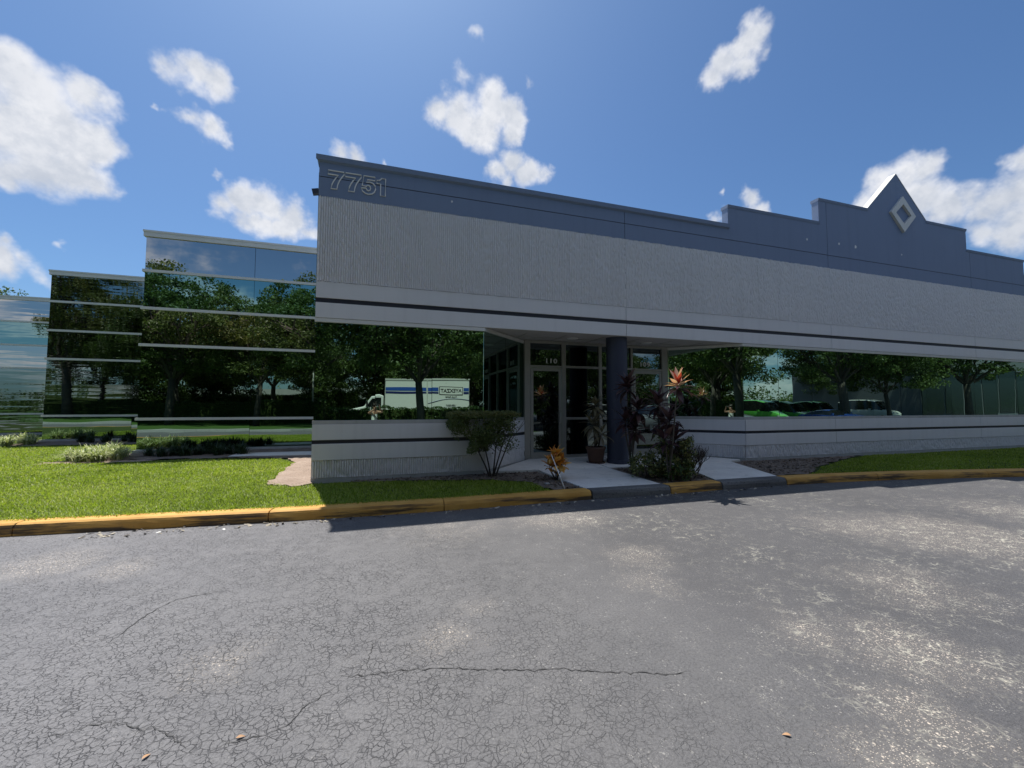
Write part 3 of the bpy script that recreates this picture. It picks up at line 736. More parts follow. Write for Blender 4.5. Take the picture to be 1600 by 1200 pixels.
for Mx, x0, x1, e0, e1 in ((ML, 0, 3.4, 0, T225), (MA, 0, La, T225, 0), (MR, .05, Lr, 0, T225), (MB_, 0, 24.38, T225, 0)):
    seg_box('window_head', M['alu_white'] if Mx is ML else M['alu'], Mx, x0, x1, .008, .06, 3.064, 3.14, e0, e1)
    seg_box('window_backing', M['joint'], Mx, x0+.06, x1-.06, -.055, .12, 1.1, 3.1, 0, 0, 0)
# recess over the doors: fascia return, soffit tiles, lights
seg_box('fascia_return', M['soffit'], IM, 2.2, 9.42, -.03, .30, 3.145, 3.19, bevel=0)
b = MB(); b.slab([(2.26, 9.1), (9.36, 9.1), (8.0, 10.4), (3.64, 10.4)], 3.16, 3.2); bl('soffit', b.mesh('soffit', M['soffit']))
b = MB()
for i in range(7): b.box(2.3+i*1.02, 2.32+i*1.02, 9.10, 10.2, 3.152, 3.159)
for y in (9.1, 9.7): b.box(2.9, 8.7, y, y+.02, 3.150, 3.1585)
bl('soffit_grid', b.mesh('soffit_grid', M['frame']))
for x, y in ((4.72, 9.61), (6.98, 9.67)):
    b = MB(); b.lathe([(.0, 3.136), (.10, 3.136), (.125, 3.142), (.14, 3.150), (.14, 3.165)], 24, (x, y)); o = bl('soffit_light', b.mesh('soffit_light', M['alu_white'], smooth=True))
# column
b = MB(); b.lathe([(.0, 3.15), (.262, 3.15), (.262, .12), (.275, .11), (.275, -.05), (0, -.05)], 40, (5.715, 9.15))
o = bl('column', b.mesh('column', M['column'], smooth=True)); md = o.modifiers.new('e', 'EDGE_SPLIT'); md.split_angle = R(40)
# storefront
YD = 10.2
b = MB()
def fr(x0, x1, z0, z1, d=.06): b.box(x0, x1, YD-d, YD+.05, z0, z1)
fr(3.60, 3.76, .03, 3.15); fr(7.84, 8.04, .03, 3.15); fr(3.76, 7.84, 3.08, 3.15, .058)
for x0, x1 in ((4.66, 4.78), (5.78, 5.87), (6.80, 6.86)): fr(x0, x1, .03, 3.08, .056)
fr(3.76, 4.66, 2.44, 2.50, .054); fr(6.86, 7.84, 2.44, 2.50, .054); fr(4.78, 5.78, 2.45, 2.51, .054); fr(5.87, 6.80, 2.45, 2.51, .054)
fr(4.78, 5.78, 1.065, 1.13, .052); fr(5.87, 6.80, 1.065, 1.13, .052); fr(4.78, 5.78, .05, .14, .052); fr(5.87, 6.80, .05, .14, .052)
sf = bl('storefront_frame', b.mesh('storefront_frame', M['frame']))
md = sf.modifiers.new('b', 'BEVEL'); md.width = .004
D4 = Matrix.Translation((0, YD, 0))
for x0, x1, z0, z1 in ((3.76, 4.66, 2.50, 3.08), (4.78, 5.78, 2.51, 3.08), (5.87, 6.80, 2.51, 3.08), (6.86, 7.84, 2.50, 3.08), (4.78, 5.78, 1.13, 2.45), (5.87, 6.80, 1.13, 2.45), (4.78, 5.78, .14, 1.065), (5.87, 6.80, .14, 1.065)):
    panes(D4, x0-.01, x1+.01, z0-.01, z1+.01, 1, M['glass_door'], .0, .12, 'storefront_pane')
for x0, x1, hs, lab in ((3.775, 4.645, 1, 'entrance door of suite 110'), (6.875, 7.825, -1, 'entrance door of suite 109')):
    b = MB(); y0, y1 = YD-.045, YD+.0
    b.box(x0, x0+.075, y0, y1, .07, 2.43); b.box(x1-.075, x1, y0, y1, .07, 2.43); b.box(x0+.075, x1-.075, y0+.001, y1, 2.35, 2.43); b.box(x0+.075, x1-.075, y0+.001, y1, .07, .225)
    dr = bl('door', b.mesh('door', M['frame'])); dr['label'] = lab
    b = MB(); b.box(x0+.07, x1-.07, YD-.028, YD-.02, .22, 2.36); link('door_glass', b.mesh('door_glass', M['glass_door']), dr)
    hx = x1-.05 if hs > 0 else x0+.05
    b = MB(); b.tube([(hx, YD-.045, .98), (hx, YD-.11, .98), (hx, YD-.11, 1.28), (hx, YD-.045, 1.28)], .012, 10); link('door_handle', b.mesh('door_handle', M['chrome'], smooth=True), dr)
for s, x in (('110', 4.36), ('109', 7.28)):
    for i_, ch in enumerate(s):
        me = text_mesh(ch, .17, .003, True); me.materials.append(M['white'])
        o = bl('suite_digit', me); o.rotation_euler = (R(90), 0, 0); o.scale = (1.25, 1, 1); o.location = (x+(i_-1)*.125, YD-.016, 2.62)
# end wall and roof
b = MB(); b.box(-1.17, -1.0, YF+.202, 15.88, -.2, 6.30); bl('side_wall', b.mesh('side_wall', M['band']))
b = MB(); b.slab([(-1.0, 9.0), (33.8, 9.0), (33.8, 44), (-18.5, 44), (-18.5, 27.9), (-13, 27.9), (-13, 22.1), (-7.2, 22.1), (-7.2, 16.2), (-1.0, 16.2)], 5.75, 5.95); bl('roof', b.mesh('roof', M['ledge']))
b = MB(); b.box(33.5, 33.8, 9.01, 44, -.2, 6.3); bl('side_wall', b.mesh('side_wall', M['band']))
# glazed bays stepping back to the west
def bay(x0, x1, Y, mats, xs_, wob):
    b = MB(); b.box(x0+.02, x1-.0, Y+.05, Y+.3, -.1, 6.9); b.box(x0+.02, x0+.3, Y+.3, Y+5.8, -.1, 6.9)
    core = bl('glazed_bay', b.mesh('glazed_bay', M['joint']))
    Mx = Matrix.Translation((0, Y, 0)); tops = [(q-EYE)*1.12+EYE for q in (6.22, 5.28, 4.21, 3.165, 1.09, .10)]
    sb = .085
    for k in range(5):
        zt = tops[k]-(sb if k else 0); zb = tops[k+1]
        panes(Mx, x0, x1, zb, zt, 0, mats[k], .0, wob, 'glass_pane', core, xs_)
        # the return side of the bay
        b = MB(); b.box(x0-.0, x0+.012, Y+.02, Y+5.85, zb, zt); q = link('glass_pane', b.mesh('glass_pane', mats[k]), core); q.matrix_parent_inverse = core.matrix_world.inverted()
    for k in range(1, 6):
        z1 = tops[k]; b = MB(); b.box(x0-.05, x1-(.02 if k != 4 else .02), Y-.045, Y+.03, z1-sb if k < 5 else z1-.10, z1); b.box(x0-.05, x0+.0, Y+.03, Y+5.8, z1-sb, z1)
        o = link('glazing_bar', b.mesh('glazing_bar', M['alu_white']), core); o.matrix_parent_inverse = core.matrix_world.inverted()
    b = MB(); zc0 = tops[0]; b.box(x0-.05, x1, Y-.06, Y+.28, zc0, zc0+.14); b.box(x0-.065, x1, Y-.075, Y+.30, zc0+.14, zc0+.20); b.box(x0-.05, x0+.25, Y+.28, Y+5.8, zc0, zc0+.19)
    o = link('bay_coping', b.mesh('bay_coping', M['alu_white']), core); o.matrix_parent_inverse = core.matrix_world.inverted()
    b = MB(); b.box(x0-.02, x1, Y-.16, Y+.1, -.2, .05); o = link('bay_plinth', b.mesh('bay_plinth', M['ledge']), core); o.matrix_parent_inverse = core.matrix_world.inverted()
G = M
bay(-7.11, -1.17, 15.9, (G['glass_silver'], G['glass_teal'], G['glass_neutral'], G['glass_dark'], G['glass_dark']), [-7.11, -4.06, -1.17], .10)
bay(-12.88, -7.11, 21.84, (G['glass_wavy'], G['glass_wavy'], G['glass_wavy'], G['glass_wavy'], G['glass_dark']), [-12.88, -9.97, -7.11], .15)
bay(-18.76, -12.88, 27.66, (G['glass_wavy_silver'], G['glass_wavy_teal'], G['glass_wavy_silver'], G['glass_wavy'], G['glass_wavy']), [-18.76, -15.8, -12.88], .2)
# floodlight on the end wall
fl = thing('floodlight', 'small grey floodlight sticking out from the corner of the building below the roofline', 'light', (-1.17, 9.2, 5.86))
b = MB(); b.box(-.20, -.07, -.06, .05, -.05, .05, 0, Matrix.Rotation(R(-14), 4, 'Y')); link('lamp_head', b.mesh('lamp_head', M['column']), fl)
b = MB(); b.tube([(-.07, 0, -.01), (-.02, 0, -.02), (-.0, 0, -.02)], .014, 8); link('arm', b.mesh('arm', M['frame']), fl)
# ================================================================== lawns
def inside(poly, X, Y):
    poly = np.array(poly); n = len(poly); c = np.zeros(len(X), bool); j = n-1
    for i in range(n):
        xi, yi = poly[i]; xj, yj = poly[j]
        c ^= ((yi > Y) != (yj > Y)) & (X < (xj-xi)*(Y-yi)/(yj-yi+1e-12)+xi); j = i
    return c
def vnoise(X, Y, s, seed=0):
    r = np.random.default_rng(seed); ph = r.uniform(0, 6.28, (6, 2)); out = 0
    for k in range(6):
        a = ph[k, 0]; fr_ = s*(1+k*.6); out = out+np.sin((X*np.cos(a)+Y*np.sin(a))*fr_+ph[k, 1])/(1+k*.5)
    return out/3
GZ = np.vectorize(ground_z)
def blades(name, X, Y, Hm, Wm, lean=.55, seed=1, zoff=-.012):
    r = np.random.default_rng(seed); n = len(X)
    if n == 0: return
    Z = GZ(X, Y)+zoff; az = r.uniform(0, 6.283, n); H = Hm*r.uniform(.55, 1.2, n)*(1+.28*vnoise(X, Y, 2.2, 3)); W = Wm*r.uniform(.7, 1.3, n)
    L = lean*r.uniform(.2, 1.6, n)*H; dx, dy = np.cos(az), np.sin(az); px, py = -dy, dx
    def P(t, w):
        s = t**1.7; return np.stack([X+dx*L*s+px*W*w, Y+dy*L*s+py*W*w, Z+H*(t-.28*t*t)], -1)
    V = np.stack([P(0, -.5), P(0, .5), P(.55, .45), P(.55, -.45), P(1., 0)], 1).reshape(-1, 3)
    b0 = np.arange(n)*5
    F = np.concatenate([np.stack([b0, b0+1, b0+2], -1), np.stack([b0, b0+2, b0+3], -1), np.stack([b0+3, b0+2, b0+4], -1)])
    sh = np.clip(.42+.20*vnoise(X, Y, 1.3, 9)+.13*vnoise(X, Y, 5., 5)+r.normal(0, .13, n)+(r.random(n) < .07)*.45+.30*np.clip(vnoise(X, Y, .9, 44)-.35, 0, 1), 0, 1)
    me = me_np(name, V, F, M['grass'], np.concatenate([sh, sh, sh]))
    return struct(name, me, kind='stuff')
LW = [(-26, 9.5), (-16, 8.7), (-9, 7.63), (-4.4, 7.08), (-1.4, 6.81), (1.0, 6.72), (2.9, 6.76), (2.85, 7.6), (2.1, 8.05), (.8, 8.35), (-.45, 8.66), (-1.15, 8.62), (-1.45, 8.50), (-1.95, 8.95), (-2.0, 11.9), (-2.6, 12.9), (-4.8, 13.4), (-5.8, 13.2), (-6.9, 13.2), (-8.0, 13.5), (-7.8, 14.6), (-7.4, 16), (-7.4, 19.2), (-12.9, 19.4), (-13.7, 20.8), (-13.4, 25.2), (-29, 25.7)]
def scatter(poly, dens, seed):
    r = np.random.default_rng(seed); P = np.array(poly); x0, y0 = P.min(0); x1, y1 = P.max(0)
    n = int((x1-x0)*(y1-y0)*dens); X = r.uniform(x0, x1, n); Y = r.uniform(y0, y1, n); k = inside(poly, X, Y)
    X, Y = X[k], Y[k]
    k = X > -.80*Y-.9; X, Y = X[k], Y[k]
    worn = vnoise(X, Y, 1.7, 21)+r.normal(0, .45, len(X)) > -.85
    return X[worn], Y[worn]
X, Y = scatter(LW, 3600, 1); r_ = np.random.default_rng(4)
keep = r_.random(len(X)) < np.clip(np.interp(Y, [7, 9, 13, 22], [1, .8, .42, .22]), 0, 1); X, Y = X[keep], Y[keep]
near = Y < 10
blades('lawn_grass', X[near], Y[near], .062, .0095, .7, 2); blades('lawn_grass', X[~near], Y[~near], .068, .016, .6, 3)
RW = [(8.95, 6.74), (9.5, 6.70), (11.0, 6.52), (12.6, 6.26), (14.3, 5.92), (17, 5.2), (20, 4.3), (26, 2.2), (34, .0), (34, 8.74), (14.0, 8.74), (12.3, 8.2), (10.4, 7.5), (9.5, 6.95)]
X, Y = scatter(RW, 1500, 6); keep = r_.random(len(X)) < np.interp(X, [10, 18, 34], [1, .6, .25]); blades('lawn_grass', X[keep], Y[keep], .055, .013, .6, 5)
# weedy tufts creeping over the bed edges
X = rng.uniform(-.6, 3.0, 900); Y = 8.25-.28*(X-.0)*.6+rng.normal(0, .16, 900); k = (Y < 8.7) & (Y > 6.9); blades('sparse_grass', X[k], Y[k], .035, .007, .8, 8)
# litter of bark and dry leaves on the beds (loose, uncountable)
def litter(name, poly, dens, seed, cols, zf=lambda x, y: GZ(x, y)+.02):
    r = np.random.default_rng(seed); P = np.array(poly); x0, y0 = P.min(0); x1, y1 = P.max(0); n = int((x1-x0)*(y1-y0)*dens)
    X = r.uniform(x0, x1, n); Y = r.uniform(y0, y1, n); k = inside(poly, X, Y); X, Y = X[k], Y[k]; n = len(X); Z = zf(X, Y)
    az = r.uniform(0, 6.28, n); L = r.uniform(.012, .035, n); W = L*r.uniform(.25, .6, n); t = r.normal(0, .3, n); dx, dy = np.cos(az), np.sin(az)
    c = np.stack([X, Y, Z], -1); u = np.stack([dx*L, dy*L, t*L], -1); w = np.stack([-dy*W, dx*W, r.normal(0, .3, n)*W], -1)
    V = np.stack([c-u-w, c+u-w, c+u+w, c-u+w], 1).reshape(-1, 3); b0 = np.arange(n)*4; F = np.stack([b0, b0+1, b0+2, b0+3], -1)
    struct(name, me_np(name, V, F, mat_leaf('litter_mat', cols, .8, 0), r.random(n)), kind='stuff')
LC = [(.04, .03, .022), (.11, .075, .05), (.20, .15, .10)]
litter('leaf_litter', SOIL_W, 260, 11, LC)
litter('leaf_litter', [(5.2, 6.85), (6.42, 6.85), (6.74, 7.82), (6.85, 8.5), (5.2, 8.5)], 420, 12, LC, lambda x, y: np.interp(y, [6.7, 8.6], [-.05, 0.])+.004)
litter('leaf_litter', [(8.2, 6.9), (8.9, 8.7), (13, 8.6), (10.3, 7.55), (9.2, 6.9)], 200, 13, LC)
litter('gravel_crumbs', [(-3.5, 6.45), (8, 6.3), (8, 6.5), (3, 6.5), (-3.5, 6.75)], 130, 14, [(.06, .05, .045), (.3, .26, .2), (.5, .45, .38)], lambda x, y: x*0-.19)

# ================================================================== plants
def leaf_mesh(name, L, W, droop, mat, shade, fold=.25, n=6, base=.25):
    v = []; f = []
    for i in range(n+1):
        t = i/n; w = W*.5*(math.sin(math.pi*min(1, t**.75*.97+.03)))*(1 if t > base else .35+.65*t/base)
        a = droop*t; x = L*math.sin(a)/max(droop, 1e-3) if droop else L*t; z = -L*(1-math.cos(a))/max(droop, 1e-3) if droop else 0
        v += [(x, -w, z+w*fold), (x, 0, z), (x, w, z+w*fold)]
    for i in range(n):
        a = i*3; f += [(a, a+3, a+4, a+1), (a+1, a+4, a+5, a+2)]
    return me_from(name, v, f, (mat,), smooth=True, shade=[shade+rnd.uniform(-.05, .05) for _ in f])
def rosette(parent, c, n, meshes, tilt=(15, 100), scale=(.75, 1.1), name='leaf', seed=0, label=None):
    r = random.Random(seed)
    for i in range(n):
        t = i/(n-1) if n > 1 else 0
        el = R(90-(tilt[0]+(tilt[1]-tilt[0])*t)+r.uniform(-8, 8)); az = i*2.399+r.uniform(-.25, .25)
        me = meshes(t, r); s = r.uniform(*scale)
        o = link(name, me, parent, (c[0], c[1], c[2]-.13*t), (r.uniform(-.35, .35), -el, az), (s, s, s))
        if label: o['label'] = label
def mk(mat, L, W, k=5, droops=(.3, .6, .9, 1.2), fold=.25):
    return [leaf_mesh('leaf', L*rnd.uniform(.85, 1.1), W*rnd.uniform(.85, 1.1), droops[i % len(droops)], mat, rnd.uniform(.05, .95), fold) for i in range(k)]
CL = mk(M['cordyline'], .44, .115, 6); CR = mk(M['cordyline_red'], .36, .095, 4, (.2, .4)); CO = mk(M['cordyline_old'], .44, .085, 5, (.5, .9, 1.3))
def cordyline(name, label, base, heads, group=None, old=0., red=None):
    t = thing(name, label, 'plant', base, group=group)
    for i, (hx, hy, hz, n) in enumerate(heads):
        b = MB(); j = lambda k: rnd.uniform(-k, k)
        b.tube([(j(.03), j(.03), -.05), (hx*.3+j(.03), hy*.3+j(.03), hz*.33), (hx*.75+j(.03), hy*.75, hz*.7), (hx, hy, hz)], [.019, .017, .015, .012], 7)
        link('stem', b.mesh('stem', M['bark'], smooth=True), t)
        isred = red == i
        ms = lambda q, r, isred=isred: r.choice(CR) if (isred and q < .62) else (r.choice(CO) if r.random() < old else r.choice(CL))
        rosette(t, (hx, hy, hz), n, ms, (8, 118), (.78, 1.12), seed=int(hx*100+hz*77)+n)
    return t
cordyline('cordyline', 'tall burgundy cordyline with a bright red and pink sunlit crown nearest the kerb', (5.50, 6.93, -.05), [(-.02, -.30, 1.92, 30), (.10, .12, 1.22, 22), (-.05, .05, .85, 14)], red=0)
cordyline('cordyline', 'tallest dark burgundy cordyline standing right in front of the round column', (5.32, 7.98, -.02), [(-.03, .06, 1.92, 36), (.10, -.12, 1.42, 30), (.02, -.10, .98, 26), (-.12, .02, 1.16, 22)])
cordyline('cordyline', 'dark cordyline with a single head between the column and the red topped one', (5.72, 7.45, -.03), [(-.04, .05, 1.54, 34), (.16, -.22, .80, 20), (.02, .0, 1.12, 20)])
# potted dracaena by the column
pt = thing('potted_plant', 'drooping olive leaved plant in a terracotta pot on the slab left of the column', 'potted plant', (5.18, 9.30, .0))
b = MB(); b.lathe([(0, .04), (.17, .04), (.18, .06), (.225, .36), (.245, .36), (.25, .42), (.215, .42), (.21, .36), (0, .35)], 28); link('pot', b.mesh('pot', M['terracotta'], smooth=True), pt)
b = MB(); b.lathe([(0, .0), (.20, .0), (.235, .045), (.22, .045), (.19, .02), (0, .02)], 28); link('saucer', b.mesh('saucer', M['terracotta'], smooth=True), pt)
for (hx, hy, hz, n) in ((-.03, -.06, 1.46, 30), (-.16, -.16, 1.02, 24), (.10, -.12, .78, 16)):
    b = MB(); b.tube([(hx*.2, hy*.2, .3), (hx*.5, hy*.6, hz*.6), (hx, hy, hz)], [.022, .018, .013], 7); link('stem', b.mesh('stem', M['bark'], smooth=True), pt)
    rosette(pt, (hx, hy, hz), n, lambda q, r: r.choice(CO), (20, 135), (.8, 1.1), seed=int(hz*91))
# croton with big orange leaves
ct = thing('croton', 'small croton with bright orange leaves at the left edge of the walkway', 'plant', (3.40, 7.68, -.03))
KR = [leaf_mesh('leaf', .25*rnd.uniform(.85, 1.15), .14, d, M['croton'], s, .2) for d, s in ((.3, .1), (.6, .3), (.9, .5), (.4, .62), (.7, .2), (1.1, .85))]
for k in range(9):
    a = k*2.4; h = rnd.uniform(.24, .56); rr = rnd.uniform(.03, .17); e = (rr*math.cos(a), rr*math.sin(a), h)
    b = MB(); b.tube([(rnd.uniform(-.04, .04), rnd.uniform(-.03, .03), -.03), (e[0]*.9+rnd.uniform(-.04, .04), e[1]*.7, h*.5), e], [.008, .007, .005], 6); link('stem', b.mesh('stem', M['twig'], smooth=True), ct)
    rosette(ct, e, 9, lambda q, r: r.choice(KR), (5, 105), (.65, 1.0), seed=k+40)
st = thing('garden_stake', 'thin white stake leaning up into the orange croton from the kerb', 'stake', (3.20, 6.84, -.06))
b = MB(); b.tube([(0, 0, -.02), (-.045, .50, .54)], .0085, 8); link('rod', b.mesh('rod', M['white_paint'], smooth=True), st)
b = MB(); b.tube([(-.045, .50, .54), (-.048, .52, .56)], .013, 8); link('tip', b.mesh('tip', M['alu'], smooth=True), st)

def branchy(base_pts, b, depth, rad, length, r, tips, spread=.55, up=.35, mi=0):
    for (p, d) in base_pts:
        q = Vector(p); dd = Vector(d).normalized(); pts = [q.copy()]; k = 4
        for i in range(k):
            dd = (dd+Vector((r.gauss(0, .13), r.gauss(0, .13), up*.12))).normalized(); q = q+dd*length/k; pts.append(q.copy())
        b.tube(pts, [rad*(1-.35*i/k) for i in range(k+1)], 5 if depth else 4, mi, cap=False)
        tips.append((q.copy(), dd.copy()))
        if depth > 0:
            kids = []
            for _ in range(r.choice((2, 3))):
                nd = (dd+Vector((r.gauss(0, spread), r.gauss(0, spread), r.gauss(up*.5, spread*.4)))).normalized(); kids.append((q, nd))
            for i in (2, 3):
                if r.random() < .55: kids.append((pts[i], (dd+Vector((r.gauss(0, spread*1.3), r.gauss(0, spread*1.3), up*.4))).normalized()))
            branchy(kids, b, depth-1, rad*.62, length*.72, r, tips, spread, up, mi)
def leaf_cloud(name, C, size, mat, seed=0, flat=.0, sh=None, asp=.5, parent=None, kind='stuff'):
    """one mesh of many small folded leaves at the points C"""
    r = np.random.default_rng(seed); n = len(C); C = np.asarray(C)
    n1 = r.normal(0, 1, (n, 3)); n1[:, 2] *= (1-flat); n1 /= np.linalg.norm(n1, axis=1)[:, None]
    t = r.normal(0, 1, (n, 3)); n2 = np.cross(n1, t); n2 /= np.linalg.norm(n2, axis=1)[:, None]; nn = np.cross(n1, n2)
    L = size*r.uniform(.6, 1.25, n)[:, None]; W = L*asp*.5
    V = np.stack([C-n1*L*.5, C-n2*W+nn*W*.3, C+n1*L*.5, C+n2*W+nn*W*.3], 1).reshape(-1, 3)
    b0 = np.arange(n)*4; F = np.concatenate([np.stack([b0, b0+1, b0+2], -1), np.stack([b0, b0+2, b0+3], -1)])
    s = np.clip(r.normal(.45, .24, n) if sh is None else sh+r.normal(0, .15, n), 0, 1)
    me = me_np(name, V, F, mat, np.concatenate([s, s])); o = link(name, me, parent)
    if kind: o['kind'] = kind
    return o
# clipped flat-topped shrub against the left window
ss = thing('clipped_shrub', 'clipped flat topped green shrub on bare forked stems below the left window', 'shrub', (2.27, 8.42, -.03))
r = random.Random(5); b = MB(); tips = []
for (dx, dy, tx) in ((-.05, 0, -.42), (.03, .02, .10), (.07, -.03, .38), (-.02, .03, -.18), (.05, .05, .28)):
    b.tube([(dx, dy, 0), (dx+tx*.25, dy, .25), (dx+tx*.6, dy+.02, .55), (dx+tx, dy, .92)], [.020, .016, .013, .008], 7)
    tips += [((dx+tx*.7, dy, .65), 0)]
    branchy([((dx+tx*.6, dy, .55), (tx-.3, r.uniform(-.5, .5), .8)), ((dx+tx*.8, dy, .7), (tx+.3, r.uniform(-.4, .4), .6)), ((dx+tx*.5, dy, .5), (-tx-.5, r.uniform(-.6, .6), .5))], b, 1, .008, .32, r, [], .6, .3)
link('stem', b.mesh('stem', M['twig'], smooth=True), ss)
n = 60000; P = rng.uniform((-.92, -.38, .42), (.56, .38, 1.36), (n, 3)); x, z = P[:, 0], P[:, 2]
cl = vnoise(P[:, 0]*3, P[:, 1]*3+P[:, 2]*4, 2.4, 31)
lo = .62+.55*np.clip(-(x+.28), 0, 1)-.10*np.clip(x, 0, 1)+.06*np.sin(x*19)+.05*np.sin(x*37+1)
edge = np.maximum(np.abs(P[:, 1])/.36, np.abs(z-1.0)/.4)
topl = z > 1.23
okk = ((z > lo) & ((cl+rng.normal(0, .25, n) > .08) | (topl & (rng.random(n) < .75))) & (z < 1.34+.015*np.sin(x*23))) | ((z > .50) & (z < .74) & (x > -.62) & (x < .38) & (cl > .25))
okk &= (x < .52-.22*np.clip((.95-z)/.5, 0, 1)*(rng.random(n) < .7)); okk &= (rng.random(n) < .55+.4*topl)
Pk = P[okk]
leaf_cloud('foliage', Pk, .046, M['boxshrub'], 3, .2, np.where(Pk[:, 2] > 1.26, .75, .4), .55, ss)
# broad-leaf variegated bushes in the bed by the column
def round_bush(label, base, rx, ry, h, n, seed, size=.075, mat='schefflera'):
    t = thing('leafy_bush', label, 'bush', base, group=None); r = random.Random(seed); b = MB(); tips = []
    branchy([((r.uniform(-.06, .06), r.uniform(-.06, .06), -.02), (r.uniform(-.6, .6), r.uniform(-.6, .6), .9)) for _ in range(7)], b, 2, .012, h*.42, r, tips, .5, .5)
    link('branch', b.mesh('branch', M['twig'], smooth=True), t)
    rg = np.random.default_rng(seed); cl = []
    for _ in range(n//22):
        a = rg.uniform(0, 6.28); q = rg.uniform(.35, 1.0)**.5; zz = rg.uniform(.12, 1.0)
        c = np.array([rx*q*math.cos(a)*(1-.5*max(0, zz-.6)), ry*q*math.sin(a)*(1-.5*max(0, zz-.6)), h*zz]); cl.append(c+rg.normal(0, .045, (22, 3)))
    P = np.concatenate(cl); P[:, 2] = np.maximum(P[:, 2], .03); leaf_cloud('foliage', P, size, M[mat], seed, .2, None, .5, t)
round_bush('low bush with yellow and green variegated leaves left of the dark cordylines by the column', (5.30, 7.40, -.03), .34, .28, .48, 900, 61)
round_bush('taller green and yellow leafy bush below the red topped cordyline', (5.80, 7.15, -.04), .40, .33, .86, 1800, 62)
round_bush('small dark green bush at the front of the bed behind the yellow kerb block', (5.72, 6.95, -.05), .24, .18, .40, 600, 63, .06, 'hedge')
# leafless twiggy bush
tb = thing('bare_bush', 'leafless bush of dark tangled twigs beside the right walkway', 'bush', (6.10, 7.12, -.04)); r = random.Random(12); b = MB(); tips = []
branchy([((r.uniform(-.08, .08), r.uniform(-.08, .08), -.02), (r.uniform(-.75, .85), r.uniform(-.5, .5), r.uniform(.5, 1.2))) for _ in range(11)], b, 3, .013, .29, r, tips, .38, .55)
link('branch', b.mesh('branch', M['twig']), tb)
# strap-leaved clumps (liriope)
def clump_mesh(n, L, W, seed, mat, spread=.9):
    r = np.random.default_rng(seed); V = []; F = []; S = []
    for i in range(n):
        az = r.uniform(0, 6.28); ln = L*r.uniform(.6, 1.15); out = ln*r.uniform(.15, spread); x0, y0 = r.normal(0, .05, 2); sh = np.clip(r.normal(.55, .3), 0, 1); w = W*r.uniform(.7, 1.2); dx, dy = math.cos(az), math.sin(az); k = 5; o = len(V)
        for j in range(k+1):
            t = j/k; d = out*t**1.4; z = ln*(t*1.05-.62*t*t*(.5+out/ln)); ww = w*(1-t**2.5)*.5+.0008
            V += [(x0+dx*d-dy*ww, y0+dy*d+dx*ww, z), (x0+dx*d+dy*ww, y0+dy*d-dx*ww, z)]
        for j in range(k): F.append((o+2*j, o+2*j+1, o+2*j+3, o+2*j+2)); S.append(sh)
    return me_np('blades', V, F, mat, S)
CV = [clump_mesh(150, .52, .020, s, M['liriope_v']) for s in (1, 2, 3)]; CD = [clump_mesh(120, .50, .018, s, M['liriope']) for s in (4, 5, 6)]
def clump(label, grp, x, y, meshes, i, s=1.):
    x, y, s = x*1.11, y*1.11, s*1.1; z = ground_z(x, y)+.01; t = thing('strap_leaf_clump', label, 'plant', (x, y, z), (0, 0, i*1.3), grp)
    o = link('blades', meshes[i % 3], t, scale=(s, s, s)); o['kind'] = 'stuff'
for i, (x, y, s) in enumerate(((-6.55, 12.35, 1.0), (-6.2, 12.25, 1.05), (-5.95, 12.5, 1.0), (-6.4, 12.75, 1.15), (-6.1, 12.95, 1.15), (-6.85, 12.6, .95), (-6.75, 13.1, 1.1), (-6.45, 13.35, 1.2))):
    clump('green and white striped strap leaf clump in the sunlit mound by the nearest bay', 'striped clumps at the near bay corner', x, y, CV, i, s)
for i, (x, y, s) in enumerate(((-11.3, 17.7, 1.1), (-11.6, 18.2, 1.1), (-11.2, 18.5, 1.2), (-12.0, 18.3, 1.0), (-11.6, 18.9, 1.2), (-11.0, 18.1, 1.0))):
    clump('pale striped strap leaf clump in the far mound at the left edge', 'striped clumps at the far bay corner', x, y, CV, i, s)
for i in range(13):
    x = -5.6+i*.18; clump('dark green strap leaf clump in the shaded row along the nearest bay', 'dark clumps along the near bay', x, 13.05+rnd.uniform(-.25, .35), CD, i, rnd.uniform(.8, 1.1))
clump('lone dark strap leaf clump squeezed between the corner pad and the grey wall', None, -1.42, 12.6, CD, 1, .95)
for i in range(9):
    x = -10.0+i*.42; clump('dark strap leaf clump in the shaded row along the second bay', 'dark clumps along the second bay', x, 18.5+rnd.uniform(-.3, .4), CD, i, rnd.uniform(.8, 1.15))
# fallen leaves, paper scrap and a dry curled leaf
LF = [leaf_mesh('fallen', .085, .035, .8, mat_plain('dry_leaf', (.42, .24, .12), .7, .2, 20, 0, .1), .5, .3, 5), leaf_mesh('fallen', .085, .04, .9, mat_plain('dark_dry_leaf', (.04, .03, .03), .7, .2, 20, 0, .1), .5, .5, 5)]
for x, y, z, rz, k, lab in ((1.96, 1.61, -.192, 2.5, 0, 'orange fallen leaf lying on the asphalt at the lower right'), (-1.0, 2.41, -.192, 1.0, 0, 'tan fallen leaf on the asphalt at the bottom left'), (-.63, 2.42, -.192, .2, 0, 'small tan leaf on the cracked asphalt near the long curved crack'), (4.47, 8.55, .03, .7, 1, 'dark curled dry leaf on the walkway slab before the doors')):
    thing('fallen_leaf', lab, 'leaf', (x, y, z), (rnd.uniform(-.1, .1), -.22, rz), me=LF[k]).scale = (.5, .5, .5)
b = MB(); b.box(-.045, .045, -.03, .03, 0, .03, 0, Euler((.05, .08, .3)).to_matrix().to_4x4()); pc = thing('concrete_fragment', 'small pale concrete fragment on the soil left of the croton', 'stone', (3.06, 7.35, -.05), me=b.mesh('concrete_fragment', M['ledge']))
md = pc.modifiers.new('b', 'BEVEL'); md.width = .006
